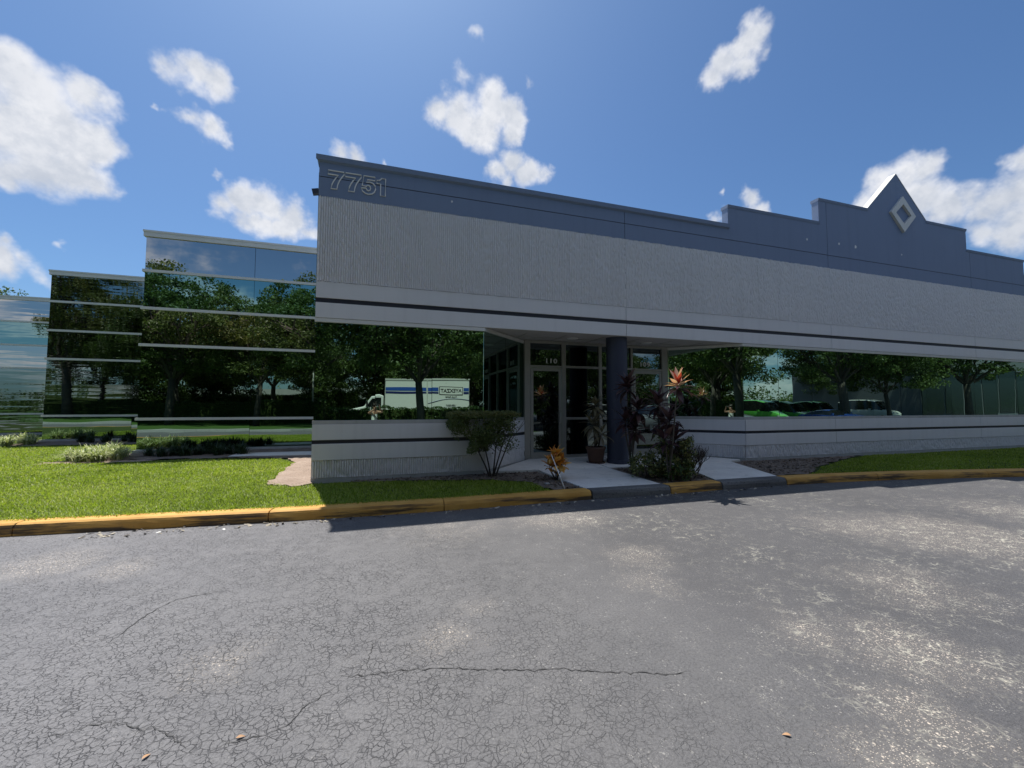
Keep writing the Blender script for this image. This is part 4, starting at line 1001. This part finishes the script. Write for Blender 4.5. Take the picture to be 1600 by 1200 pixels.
for i, (x, y) in enumerate(((-4.05, 6.28), (-2.65, 6.55), (-1.9, 6.45), (-4.6, 6.2))):
    b = MB(); b.lathe([(0, .006), (.022, .004), (.028, 0)], 7); thing('pebble', 'tiny pale pebble on the asphalt along the foot of the yellow kerb', 'pebble', (x, y, -.198), (0, 0, i), 'pebbles by the kerb', b.mesh('pebble', M['white'])).scale = (1.2, .7, 1)
# ================================================================== the place behind the viewer, seen in the mirrored glass
# island kerb, grass verge, hedge
b = MB(); b.slab([(-60, 1.2), (-5.5, 1.0), (-3.2, -.6), (-1.8, -1.7), (9.2, -2.0), (9.2, -2.28), (-2.0, -1.98), (-3.5, -.88), (-5.7, .72), (-60, .92)], -.3, -.05); k2 = struct('island_kerb', b.mesh('island_kerb', M['ledge']))
b = MB(); b.slab([(-60, .92), (-5.7, .72), (-3.5, -.88), (-2.0, -1.98), (9.1, -2.28), (9.0, -12.6), (-60, -12.6)], -.3, -.07); struct('island_verge', b.mesh('island_verge', M['far_turf']))
b = MB(); b.slab([(-70, -12.65), (34, -12.65), (34, -21), (-70, -21)], -.3, -.16); struct('far_drive', b.mesh('far_drive', M['asphalt']))
def hedge_obj(x0, x1, y, w, h, label, seed):
    t = thing('hedge', label, 'hedge', ((x0+x1)/2, y, -.1)); L = x1-x0
    rg = np.random.default_rng(seed); n = int(L*1500)
    P = rg.uniform((-L/2, -w/2, .05), (L/2, w/2, h), (n, 3)); d = np.minimum(w/2-np.abs(P[:, 1]), h-P[:, 2]); k = (d < .16)
    P = P[k]; P[:, 2] += .06*np.sin(P[:, 0]*2.1)+.04*np.sin(P[:, 0]*5.3)
    leaf_cloud('foliage', P, .13, M['hedge'], seed, .1, None, .6, t)
    b = MB(); b.box(-L/2+.1, L/2-.1, -w/2+.14, w/2-.14, 0, h-.16); link('core', b.mesh('core', M['turf_soil']), t)
hedge_obj(-3.0, 8.2, -11.6, 1.3, 1.42, 'low clipped hedge in front of the white truck, reflected in the left window', 71)
hedge_obj(-36, -3.2, -11.8, 1.5, 2.0, 'tall hedge along the verge opposite the glass bays', 72)
hedge_obj(-44, -2, -30.5, 2.4, 3.1, 'shaggy dark hedge in front of the low office block', 73)
# trees
def tree_meshes(seed, H, spread, nclump, per, leaf, trunk_r, lean=.06):
    r = random.Random(seed); rg = np.random.default_rng(seed); b = MB(); tips = []
    th = H*.30; lx, ly = r.gauss(0, lean)*th, r.gauss(0, lean)*th
    b.tube([(0, 0, -.2), (lx*.4, ly*.4, th*.45), (lx, ly, th)], [trunk_r*1.25, trunk_r, trunk_r*.85], 10)
    kids = [((lx, ly, th*.98), (math.cos(a)*.8, math.sin(a)*.8, 1.0)) for a in [r.uniform(0, .8)+k*6.28/5 for k in range(5)]]+[((lx, ly, th), (0, 0, 1))]
    branchy(kids, b, 2, trunk_r*.5, H*.26, r, tips, .55, .25)
    trunk = b.mesh('trunk', M['bark'], smooth=True); C = []; S = []
    tp = [q for q, _ in tips]
    for i in range(nclump):
        if r.random() < .40 and tp: c = np.array(tp[r.randrange(len(tp))])+rg.normal(0, .35, 3)
        else:
            a = rg.uniform(0, 6.28); q = rg.uniform(.2, 1)**.6; zz = rg.uniform(.0, 1); c = np.array([spread*q*math.cos(a)*math.sqrt(max(.1, 1-(zz*1.5-.6)**2*.8)), spread*q*math.sin(a)*math.sqrt(max(.1, 1-(zz*1.5-.6)**2*.8)), H*(.36+.60*zz if seed != 86 else .08+.88*zz)])
        rad = rg.uniform(.35, .85); P = rg.normal(0, 1, (per, 3)); P /= np.linalg.norm(P, axis=1)[:, None]; P = P*rad*rg.uniform(.5, 1.1, (per, 1))*np.array([1.2, 1.2, .65])
        C.append(c+P); S.append(np.full(per, rg.uniform(.15, .8)))
    C = np.concatenate(C); S = np.concatenate(S)
    return trunk, C, S, leaf
def build_tree(x, y, args, label, seed, mat='oak', group=None, rz=0, cache={}):
    key = (seed, mat)
    if key not in cache:
        tr, C, S, leaf = tree_meshes(seed, *args)
        o = leaf_cloud('crown', C, leaf, M[mat], seed, .2, S, .55); cache[key] = (tr, o.data); bpy.data.objects.remove(o)
    tr, cm = cache[key]; t = thing('oak_tree', label, 'tree', (x, y, -.15), (0, 0, rz), group)
    link('trunk', tr, t); c = link('crown', cm, t); c['kind'] = 'stuff'
    return t
A5 = (9.5, 3.7, 200, 130, .20, .21); A1 = (11.3, 4.6, 225, 130, .21, .22); A2 = (9.0, 4.2, 235, 130, .20, .18); A3 = (12.6, 5.0, 250, 130, .22, .28); A4 = (8.0, 4.4, 360, 130, .23, .2)
trees = [(2.3, -5.3, A5, 81, 'oak', 0, 'thick trunked oak on the verge directly across from the left window'), (-4.4, -5.6, A3, 82, 'oak', 1, 'large dark oak on the verge left of the white truck'), (8.6, -6.4, A2, 83, 'oak', 2, 'oak at the right end of the hedge across from the entrance'),
         (-9.8, -8.2, A1, 81, 'oak2', 3.1, 'yellowing oak on the verge opposite the nearest glass bay'), (-15.5, -7.4, A3, 82, 'oak', 4, 'broad oak on the verge opposite the second glass bay'), (-22, -8.4, A1, 83, 'oak', 5, 'oak on the verge opposite the farthest glass bay'), (-29, -8, A3, 82, 'oak2', 2.2, 'westernmost oak of the verge with yellowing leaves'),
         (14.5, -9.5, A2, 84, 'oak', 1.2, 'oak on a parking island near the dark car'), (25.5, -7.6, A1, 81, 'oak', 2.6, 'low limbed oak over the parked cars'), (39.5, -8.6, A3, 82, 'oak', 3.6, 'big shading oak between the green vans and the far building'), (46, -9, A1, 83, 'oak', .7, 'oak in front of the far grey building'),
         (20, -30, A3, 82, 'oak2', 5.2, 'oak behind the middle of the car park'), (31, -36, A1, 84, 'oak', 4.1, 'round oak on the far side of the car park'), (9, -24, A3, 81, 'oak', 1.9, 'oak behind the truck to its right'), (-1, -23, A1, 83, 'oak', 3.3, 'oak directly behind the white truck'), (-12, -24, A3, 82, 'oak', .4, 'oak behind the hedge in front of the low building'),
         (57, -21, A3, 81, 'oak', 2.0, 'oak standing well beyond the green vans'), (22.5, -19, A2, 83, 'oak', 3.0, 'oak rising behind the silver and blue cars'), (12.5, -19.5, A1, 84, 'oak', 5.5, 'oak behind the black sedan'), (-6.5, -16.8, A3, 81, 'oak', 2.4, 'oak behind the white sedan'), (-19, -18, A1, 82, 'oak', 1.4, 'second row oak opposite the second glass bay'), (4.6, -17.6, A1, 84, 'oak', .2, 'oak standing just behind the cargo end of the truck'), (55, -7.5, A3, 82, 'oak', 4.4, 'oak nearest the far grey building'), (-33, -20, A3, 83, 'oak', 2.8, 'second row oak at the far west end'), (-27, -26, A4, 86, 'oak', .6, 'low branched bushy oak at the west end behind the tall hedge'), (-18.5, -27, A4, 86, 'oak', 2.6, 'low branched bushy oak behind the tall hedge opposite the second bay'), (-6, -27.5, A4, 86, 'oak', 4.1, 'low branched bushy oak between the truck and the low office block'), (2.5, -24, A4, 86, 'oak', 1.7, 'low branched bushy oak behind the truck cargo box'), (12, -27, A4, 86, 'oak', 3.7, 'low branched bushy oak to the right behind the truck'), (17.5, -24, A4, 86, 'oak', 5.1, 'low branched bushy oak behind the white suv'), (29, -25, A4, 86, 'oak', 5.9, 'low branched bushy oak behind the silver suv'), (48, -34, A2, 84, 'oak', 0, 'distant oak beyond the car park'), (-28.2, 38, (10.6, 4.4, 260, 130, .20, .25), 85, 'oak', 0, 'tree whose crown shows above the farthest glass bay at the left edge')]
for x, y, a, s, mt, rz, lab in trees:
    t = build_tree(x, y, a, lab, s, mt, None, rz)
    if x < -20 and y < 0: t.scale = (1.3, 1.3, 1.35)
# far tree line
rg = np.random.default_rng(99); C = []
for i in range(420):
    x = rg.uniform(-110, 150); y = -62+rg.normal(0, 4); h = 6+3.2*math.sin(x*.11)+1.5*math.sin(x*.37+1); C.append(np.array([x, y, rg.uniform(0, 1)*h])+rg.normal(0, 1, (60, 3))*np.array([1.5, 1.0, 1.0]))
o = leaf_cloud('distant_woods', np.concatenate(C), .75, M['oak'], 98, .2, None, .6)
# buildings across the way
M['farwall'] = mat_concrete_paint('far_wall_grey', (.17, .18, .19))
def plain_building(label, x0, x1, y0, y1, h, cols, band_z=None):
    t = thing('office_block', label, 'building', ((x0+x1)/2, y1, -.2)); ox, oy = (x0+x1)/2, y1
    b = MB(); b.box(x0-ox, x1-ox, y0-oy, -.0, 0, h); link('wall', b.mesh('wall', M['farwall']), t)
    b = MB(); b.box(x0-ox-.3, x1-ox+.3, -.02, .5, h-1.3, h+.1); link('fascia', b.mesh('fascia', M['ledge'] if x0 < 0 else M['farwall']), t)
    n = max(3, int((x1-x0)/3.2)); w = (x1-x0)/n
    wm = MB(); wm.box(-w/2+.12, w/2-.12, .004, .05, .6, h-1.5); wme = wm.mesh('window', M['dark_pane'])
    pm = MB(); pm.box(-.11, .11, .05, .30, 0, h-1.3); pme = pm.mesh('post', M['white_paint'])
    for i in range(n):
        link('window', wme, t, (x0-ox+w*(i+.5), 0, 0)); (link('post', pme, t, (x0-ox+w*i+.12, 0, 0)) if x0 < 0 else None)
    return t
plain_building('low office block with pale fascia and white posts behind the hedges', -42, 2, -46, -36, 3.9, 0)
plain_building('grey office block at the far east end of the car park', 56, 96, -26, -11.5, 7.0, 0)
# light poles
for x, y in ((11.5, -13.2), (-6.2, -13.2)):
    t = thing('light_pole', 'slim grey car park light pole standing ' + ('right of' if x > 0 else 'left of') + ' the white truck', 'pole', (x, y, -.2)); b = MB(); b.tube([(0, 0, 0), (0, 0, 6.5)], [.08, .06], 10); link('pole', b.mesh('pole', M['alu'], smooth=True), t)
    b = MB(); b.box(-.6, .6, -.15, .15, 6.5, 6.62); link('lamp_head', b.mesh('lamp_head', M['alu']), t)

# vehicles ----------------------------------------------------------
def paint(name, col, rough=.25):
    m, t, b = new_mat(name); b.inputs['Base Color'].default_value = (*col, 1); b.inputs['Roughness'].default_value = rough
    b.inputs['Coat Weight'].default_value = .7; b.inputs['Coat Roughness'].default_value = .05; return m
CG = paint('car_window_tint', (.01, .012, .013), .05); TY = M['black']; LMP = paint('lamp_lens', (.75, .75, .72), .1); RED = paint('tail_lens', (.5, .02, .02), .15)
def wheel(parent, x, y, r, w=.22):
    b = MB(); pr = [(r*.62, -w/2), (r*.92, -w/2), (r, -w*.32), (r, w*.32), (r*.92, w/2), (r*.62, w/2)]; n = 22
    for rr, yy in pr:
        for j in range(n): a = 6.2832*j/n; b.v.append((rr*math.cos(a), yy, rr*math.sin(a)))
    for i in range(len(pr)-1):
        for j in range(n): b.f.append((i*n+j, i*n+(j+1) % n, (i+1)*n+(j+1) % n, (i+1)*n+j)); b.mi.append(0)
    o = link('wheel', b.mesh('wheel', TY, smooth=True), parent, (x, y, r))
    c = MB(); c.v = []
    for s in (-1, 1):
        base = len(c.v)
        for rr, yy in ((0, s*w*.36), (r*.2, s*w*.36), (r*.6, s*w*.28), (r*.63, s*w*.45)):
            for j in range(n): a = 6.2832*j/n; c.v.append((rr*math.cos(a), yy, rr*math.sin(a)))
        for i in range(3):
            for j in range(n): c.f.append((base+i*n+j, base+i*n+(j+1) % n, base+(i+1)*n+(j+1) % n, base+(i+1)*n+j)); c.mi.append(0)
    link('rim', c.mesh('rim', M['chrome'], smooth=True), o)
SUVP = [(-2.3, .55, .95, .98), (-2.22, .42, 1.08, 1.12), (-2.0, .38, 1.12, 1.60), (-1.5, .35, 1.13, 1.68), (-.4, .34, 1.12, 1.70), (.25, .34, 1.10, 1.62), (.95, .34, 1.08, 1.12), (1.6, .36, 1.02, 1.04), (2.1, .40, .92, .94), (2.3, .48, .78, .80)]
SEDP = [(-2.3, .5, .88, .90), (-2.1, .40, .98, 1.0), (-1.6, .34, 1.0, 1.04), (-1.0, .32, 1.0, 1.36), (-.3, .32, .98, 1.42), (.2, .32, .96, 1.38), (.95, .32, .93, .96), (1.6, .34, .86, .88), (2.1, .38, .76, .78), (2.3, .44, .66, .68)]
VANP = [(-2.6, .5, 1.2, 2.10), (-2.5, .42, 1.22, 2.2), (-1.2, .40, 1.22, 2.25), (.2, .40, 1.2, 2.25), (1.1, .40, 1.18, 2.05), (1.75, .40, 1.12, 1.2), (2.35, .44, 1.0, 1.02), (2.6, .52, .85, .87)]
def car(name, label, cat, x, y, rz, prof, pm, group=None, hw=.90, wr=.33):
    t = thing(name, label, cat, (x, y, -.2), (0, 0, rz), group); v = []; f = []; mi = []
    K = len(prof)
    for i, (px, zb, zl, zt) in enumerate(prof):
        e = 1-.16*max(0, abs(px)/2.3-.72)/.28*1; W = hw*e; cab = zt-zl > .2; tw = W*(.80 if cab else .93)
        ring = [(-W*.9, zb), (-W, zb+.18), (-W, zl-.16), (-W*.965, zl), (-tw, zt-.06 if cab else zt-.01), (-tw*.82, zt), (tw*.82, zt), (tw, zt-.06 if cab else zt-.01), (W*.965, zl), (W, zl-.16), (W, zb+.18), (W*.9, zb)]
        v += [(px, yy, zz) for yy, zz in ring]
    n = 12
    for i in range(K-1):
        cabi = (prof[i][3]-prof[i][2] > .2) or (prof[i+1][3]-prof[i+1][2] > .2); both = (prof[i][3]-prof[i][2] > .2) and (prof[i+1][3]-prof[i+1][2] > .2)
        for j in range(n):
            f.append((i*n+j, (i+1)*n+j, (i+1)*n+(j+1) % n, i*n+(j+1) % n))
            glass = (j in (3, 7) and cabi) or (j in (4, 5, 6) and cabi and not both); mi.append(1 if glass else (2 if j == 11 else 0))
    f.append(tuple(range(n))); mi.append(0); f.append(tuple((K-1)*n+j for j in range(n-1, -1, -1))); mi.append(0)
    body = link('body', me_from('body', v, [tuple(reversed(q)) for q in f], (pm, CG, TY), mi, True), t)
    md = body.modifiers.new('e', 'EDGE_SPLIT'); md.split_angle = R(32)
    xf, zf = prof[-1][0], prof[-1][2]
    for s in (-1, 1):
        b = MB(); b.box(xf-.14, xf+.012, s*hw*.62-.17, s*hw*.62+.17, zf-.13, zf-.01); link('headlight', b.mesh('headlight', LMP), t)
        b = MB(); b.box(prof[0][0]-.012, prof[0][0]+.1, s*hw*.68-.12, s*hw*.68+.12, prof[0][2]-.22, prof[0][2]-.02); link('tail_light', b.mesh('tail_light', RED), t)
        b = MB(); b.box(.55, .68, s*(hw+.08)-.09, s*(hw+.08)+.09, prof[4][2]-.02, prof[4][2]+.13); link('mirror', b.mesh('mirror', pm), t)
        for wx in (prof[-1][0]-.92, prof[0][0]+.85): wheel(t, wx, s*(hw-.13), wr)
    b = MB(); b.box(xf-.02, xf+.022, -.42, .42, zf-.30, zf-.14); link('grille', b.mesh('grille', M['chrome']), t)
    return t
car('parked_suv', 'pale grey green suv facing the entrance, mirrored in the door of suite 109', 'car', 16.6, -2.6, R(152), SUVP, paint('suv_paint', (.33, .36, .35)))
spots = [(15.2, -13.0, SEDP, (.02, .02, .025), 'low black sedan parked beyond the oak island'), (19.4, -13.2, SUVP, (.75, .75, .73), 'white suv parked beside the black sedan'), (23.5, -13.4, SEDP, (.04, .05, .07), 'dark blue sedan in the middle of the parked row'),
         (35.5, -13.6, VANP, (.10, .42, .06), 'first bright green van of the parked row'), (39.2, -13.8, VANP, (.10, .42, .06), 'bright green van parked next to the blue car'), (43.0, -14.0, VANP, (.10, .42, .06), 'last bright green van before the white box van'), (37.4, -8.2, SEDP, (.02, .06, .28), 'blue sedan parked in front of the green vans'),
         (27.8, -13.4, SUVP, (.30, .31, .32), 'silver suv parked near the green vans'), (50.0, -13.4, VANP, (.78, .78, .76), 'white van parked before the far building'), (31.6, -13.6, SEDP, (.12, .12, .13), 'grey sedan parked beside the silver suv'), (-8.0, -15.2, SEDP, (.78, .78, .77), 'white sedan behind the hedge opposite the nearest bay')]
for i, (x, y, pr, c, lab) in enumerate(spots): car('parked_van' if pr is VANP else 'parked_car', lab, 'van' if pr is VANP else 'car', x, y, R(90+rnd.uniform(-3, 3)) if x > 0 else 0, pr, paint('paint_%d' % i, c), 'cars in the car park')
# white box truck with blue stripes
tk = thing('box_truck', 'white box truck with double blue stripes parked behind the hedge, reflected in the left window', 'truck', (1.9, -15.0, -.18), (0, 0, 0))
WP = M['white_paint']
b = MB(); b.box(-1.35, 4.7, -1.22, 1.22, .95, 3.62); cg = link('cargo_box', b.mesh('cargo_box', WP), tk); md = cg.modifiers.new('b', 'BEVEL'); md.width = .04
b = MB(); b.box(-1.38, 4.73, 1.20, 1.245, 3.50, 3.64); b.box(-1.38, 4.73, 1.20, 1.245, .93, 1.05); b.box(1.60, 1.68, 1.20, 1.245, 1.05, 3.50); link('edge_rail', b.mesh('edge_rail', M['alu']), cg)
BL1 = paint('stripe_blue', (.03, .10, .42), .4); BL2 = paint('stripe_navy', (.015, .025, .14), .4)
b = MB(); b.box(-1.34, 1.58, 1.224, 1.232, 2.70, 2.95); b.box(1.70, 2.35, 1.224, 1.232, 2.70, 2.95); b.box(4.25, 4.66, 1.224, 1.232, 2.70, 2.95); link('blue_stripe', b.mesh('blue_stripe', BL1), cg)
b = MB(); b.box(-1.34, 1.58, 1.224, 1.232, 2.50, 2.64); b.box(1.70, 2.35, 1.224, 1.232, 2.50, 2.64); b.box(4.25, 4.66, 1.224, 1.232, 2.50, 2.64); link('navy_stripe', b.mesh('navy_stripe', BL2), cg)
b = MB(); b.box(2.40, 4.20, 1.224, 1.236, 2.43, 3.02); b.box(2.45, 4.15, 1.230, 1.240, 2.48, 2.97, 1); link('name_panel', b.mesh('name_panel', M['black'], WP), cg)
for s, size, z in (('AYEXZAT', .36, 2.73), ('Truck Rental', .17, 2.28), ('1-800-RENT', .15, 1.62), ('WE MOVE IT', .15, 1.42)):
    me = text_mesh(s, size, .004, True); me.materials.append(M['black']); o = link('lettering', me, cg, (3.3, 1.246, z), (R(90), 0, R(180)))
b = MB(); pts = [(1.7+i*.3, 1.226, 1.80+.32*math.sin(math.pi*min(1, i/10*.75))) for i in range(11)]; b.tube(pts, .025, 6); link('trim_line', b.mesh('trim_line', M['hedge'] if False else BL2), cg)
b = MB(); prf = [(-1.45, .55), (-1.45, 2.35), (-1.75, 2.45), (-2.35, 2.40), (-2.85, 1.60), (-3.75, 1.42), (-4.0, 1.2), (-4.02, .55)]; b.prism([(x, z) for x, z in prf], -1.0, 1.0); cb = link('cab', b.mesh('cab', WP), tk); md = cb.modifiers.new('b', 'BEVEL'); md.width = .07; md.segments = 3
b = MB(); b.prism([(-1.62, 1.55), (-1.62, 2.22), (-2.30, 2.22), (-2.66, 1.62), (-2.5, 1.55)], 1.001, 1.012); b.prism([(-1.62, 1.55), (-1.62, 2.22), (-2.30, 2.22), (-2.66, 1.62), (-2.5, 1.55)], -1.012, -1.001); link('cab_window', b.mesh('cab_window', CG), cb)
b = MB(); b.box(-2.72, -2.60, 1.05, 1.22, 1.55, 2.0); link('mirror', b.mesh('mirror', M['black']), cb)
for x in (-3.1, 3.0): wheel(tk, x, .95, .46, .28); wheel(tk, x, -.95, .46, .28)
b = MB(); b.box(-3.9, 4.6, -.45, .45, .5, .95); link('chassis', b.mesh('chassis', M['black']), tk)

# ================================================================== the photographer (mirrored in two windows)
def skin(name, pts, edges, rad, mat, parent, sub=2):
    me = bpy.data.meshes.new(name); me.from_pydata([tuple(q) for q in pts], edges, []); me.materials.append(mat)
    o = bpy.data.objects.new(name, me); COL.objects.link(o)
    s = o.modifiers.new('s', 'SKIN'); s.use_smooth_shade = True
    sv = me.skin_vertices[0].data
    for i, rr in enumerate(rad): sv[i].radius = rr if hasattr(rr, '__len__') else (rr, rr)
    sv[0].use_root = True
    u = o.modifiers.new('u', 'SUBSURF'); u.levels = sub; u.render_levels = sub
    dg = bpy.context.evaluated_depsgraph_get(); dg.update(); m2 = bpy.data.meshes.new_from_object(o.evaluated_get(dg)); bpy.data.objects.remove(o)
    m2.name = name
    for p_ in m2.polygons: p_.use_smooth = True
    return link(name, m2, parent)
skinm = paint('skin', (.42, .22, .14), .5); skinm.node_tree.nodes['Principled BSDF'].inputs['Coat Weight'].default_value = 0
hairm = mat_plain('dark_hair', (.025, .017, .012), .6, .3, 30, 0, .2); topm = mat_plain('white_knit_top', (.72, .72, .66), .85, .05, 20, 0, .2); trm = mat_plain('khaki_trousers', (.42, .40, .32), .85, .1, 20, 0, .2); strp = mat_plain('bag_strap', (.05, .07, .06), .7, .1)
pr = thing('person', 'person in a white sleeveless top holding a phone up, mirrored in the windows', 'person', (0, 0, -.2), (0, 0, -yaw))
# local frame: +y towards the building; the lens of the phone is at (0, 0, 1.62)
P = [(0, -.40, .92), (0, -.41, 1.10), (0, -.41, 1.28), (0, -.40, 1.38), (0, -.385, 1.45), (0, -.36, 1.53), (0, -.345, 1.60),
     (-.16, -.40, 1.37), (-.30, -.26, 1.36), (-.12, -.06, 1.50), (-.085, -.035, 1.57),
     (.16, -.40, 1.37), (.30, -.26, 1.36), (.12, -.06, 1.50), (.085, -.035, 1.57),
     (-.09, -.40, .84), (-.11, -.38, .47), (-.12, -.42, .09), (-.13, -.30, .03),
     (.09, -.40, .84), (.11, -.42, .47), (.12, -.44, .09), (.13, -.32, .03)]
E_ = [(0, 1), (1, 2), (2, 3), (3, 4), (4, 5), (5, 6), (3, 7), (7, 8), (8, 9), (9, 10), (3, 11), (11, 12), (12, 13), (13, 14), (0, 15), (15, 16), (16, 17), (17, 18), (0, 19), (19, 20), (20, 21), (21, 22)]
Rd = [(.15, .11), (.125, .095), (.14, .10), (.10, .085), .052, (.072, .085), (.068, .085), .055, .042, .028, .024, .055, .042, .028, .024, .085, .055, .036, .035, .085, .055, .036, .035]
skin('body', P, E_, Rd, skinm, pr)
skin('top', [(0, -.41, .98), (0, -.41, 1.12), (0, -.41, 1.28), (0, -.405, 1.36), (-.13, -.405, 1.365), (.13, -.405, 1.365)], [(0, 1), (1, 2), (2, 3), (3, 4), (3, 5)], [(.165, .125), (.14, .11), (.158, .118), (.11, .10), .07, .07], topm, pr)
skin('trousers', [(0, -.40, .90), (-.09, -.40, .82), (-.11, -.38, .47), (-.12, -.42, .12), (.09, -.40, .82), (.11, -.42, .47), (.12, -.44, .12)], [(0, 1), (1, 2), (2, 3), (0, 4), (4, 5), (5, 6)], [(.165, .13), .105, .08, .07, .105, .08, .07], trm, pr)
skin('hair', [(0, -.42, 1.66), (0, -.385, 1.70), (0, -.46, 1.58), (0, -.47, 1.46)], [(0, 1), (0, 2), (2, 3)], [.085, .07, .075, .05], hairm, pr)
b = MB(); b.tube([(-.15, -.36, 1.38), (-.02, -.27, 1.24), (.15, -.30, 1.02)], .018, 8); link('bag_strap', b.mesh('bag_strap', strp, smooth=True), pr)
for s in (-1, 1):
    b = MB(); b.lathe([(0, -.006), (.010, -.003), (.012, .002)], 10, (0, 0)); o = link('eye', b.mesh('eye', M['white'], smooth=True), pr, (s*.03, -.268, 1.575), (R(-90), 0, 0))
    skin('ear', [(s*.074, -.36, 1.55), (s*.080, -.365, 1.58), (s*.077, -.36, 1.60)], [(0, 1), (1, 2)], [.008, .012, .008], skinm, pr, 1)
    skin('shoe', [(s*.125, -.45, .035), (s*.13, -.32, .03), (s*.135, -.24, .025)], [(0, 1), (1, 2)], [(.045, .04), (.045, .035), (.035, .025)], M['white'], pr, 1)
    # fingers wrapped round the ends of the phone, thumb underneath
    for k in range(4):
        z = 1.635-k*.018; skin('finger', [(s*.088, -.035, 1.572), (s*.098, -.030, z-.01), (s*.090, -.0135, z+.002), (s*.074, -.010, z+.004)], [(0, 1), (1, 2), (2, 3)], [.011, .0095, .0085, .0075], skinm, pr, 1)
    skin('thumb', [(s*.083, -.035, 1.565), (s*.070, -.036, 1.585), (s*.052, -.034, 1.60)], [(0, 1), (1, 2)], [.012, .011, .009], skinm, pr, 1)
skin('nose', [(0, -.272, 1.575), (0, -.258, 1.553)], [(0, 1)], [.008, .013], skinm, pr, 1)
ph = thing('phone', 'black smartphone held sideways by the photographer', 'phone', (0, 0, 1.42), (0, 0, -yaw))
b = MB(); b.box(-.078, .072, -.0175, -.0095, -.020, .054); q = link('case', b.mesh('case', M['black']), ph); md = q.modifiers.new('b', 'BEVEL'); md.width = .003
b = MB(); b.box(-.03, .012, -.0095, -.0075, -.016, .020); link('camera_bump', b.mesh('camera_bump', M['chrome']), ph)
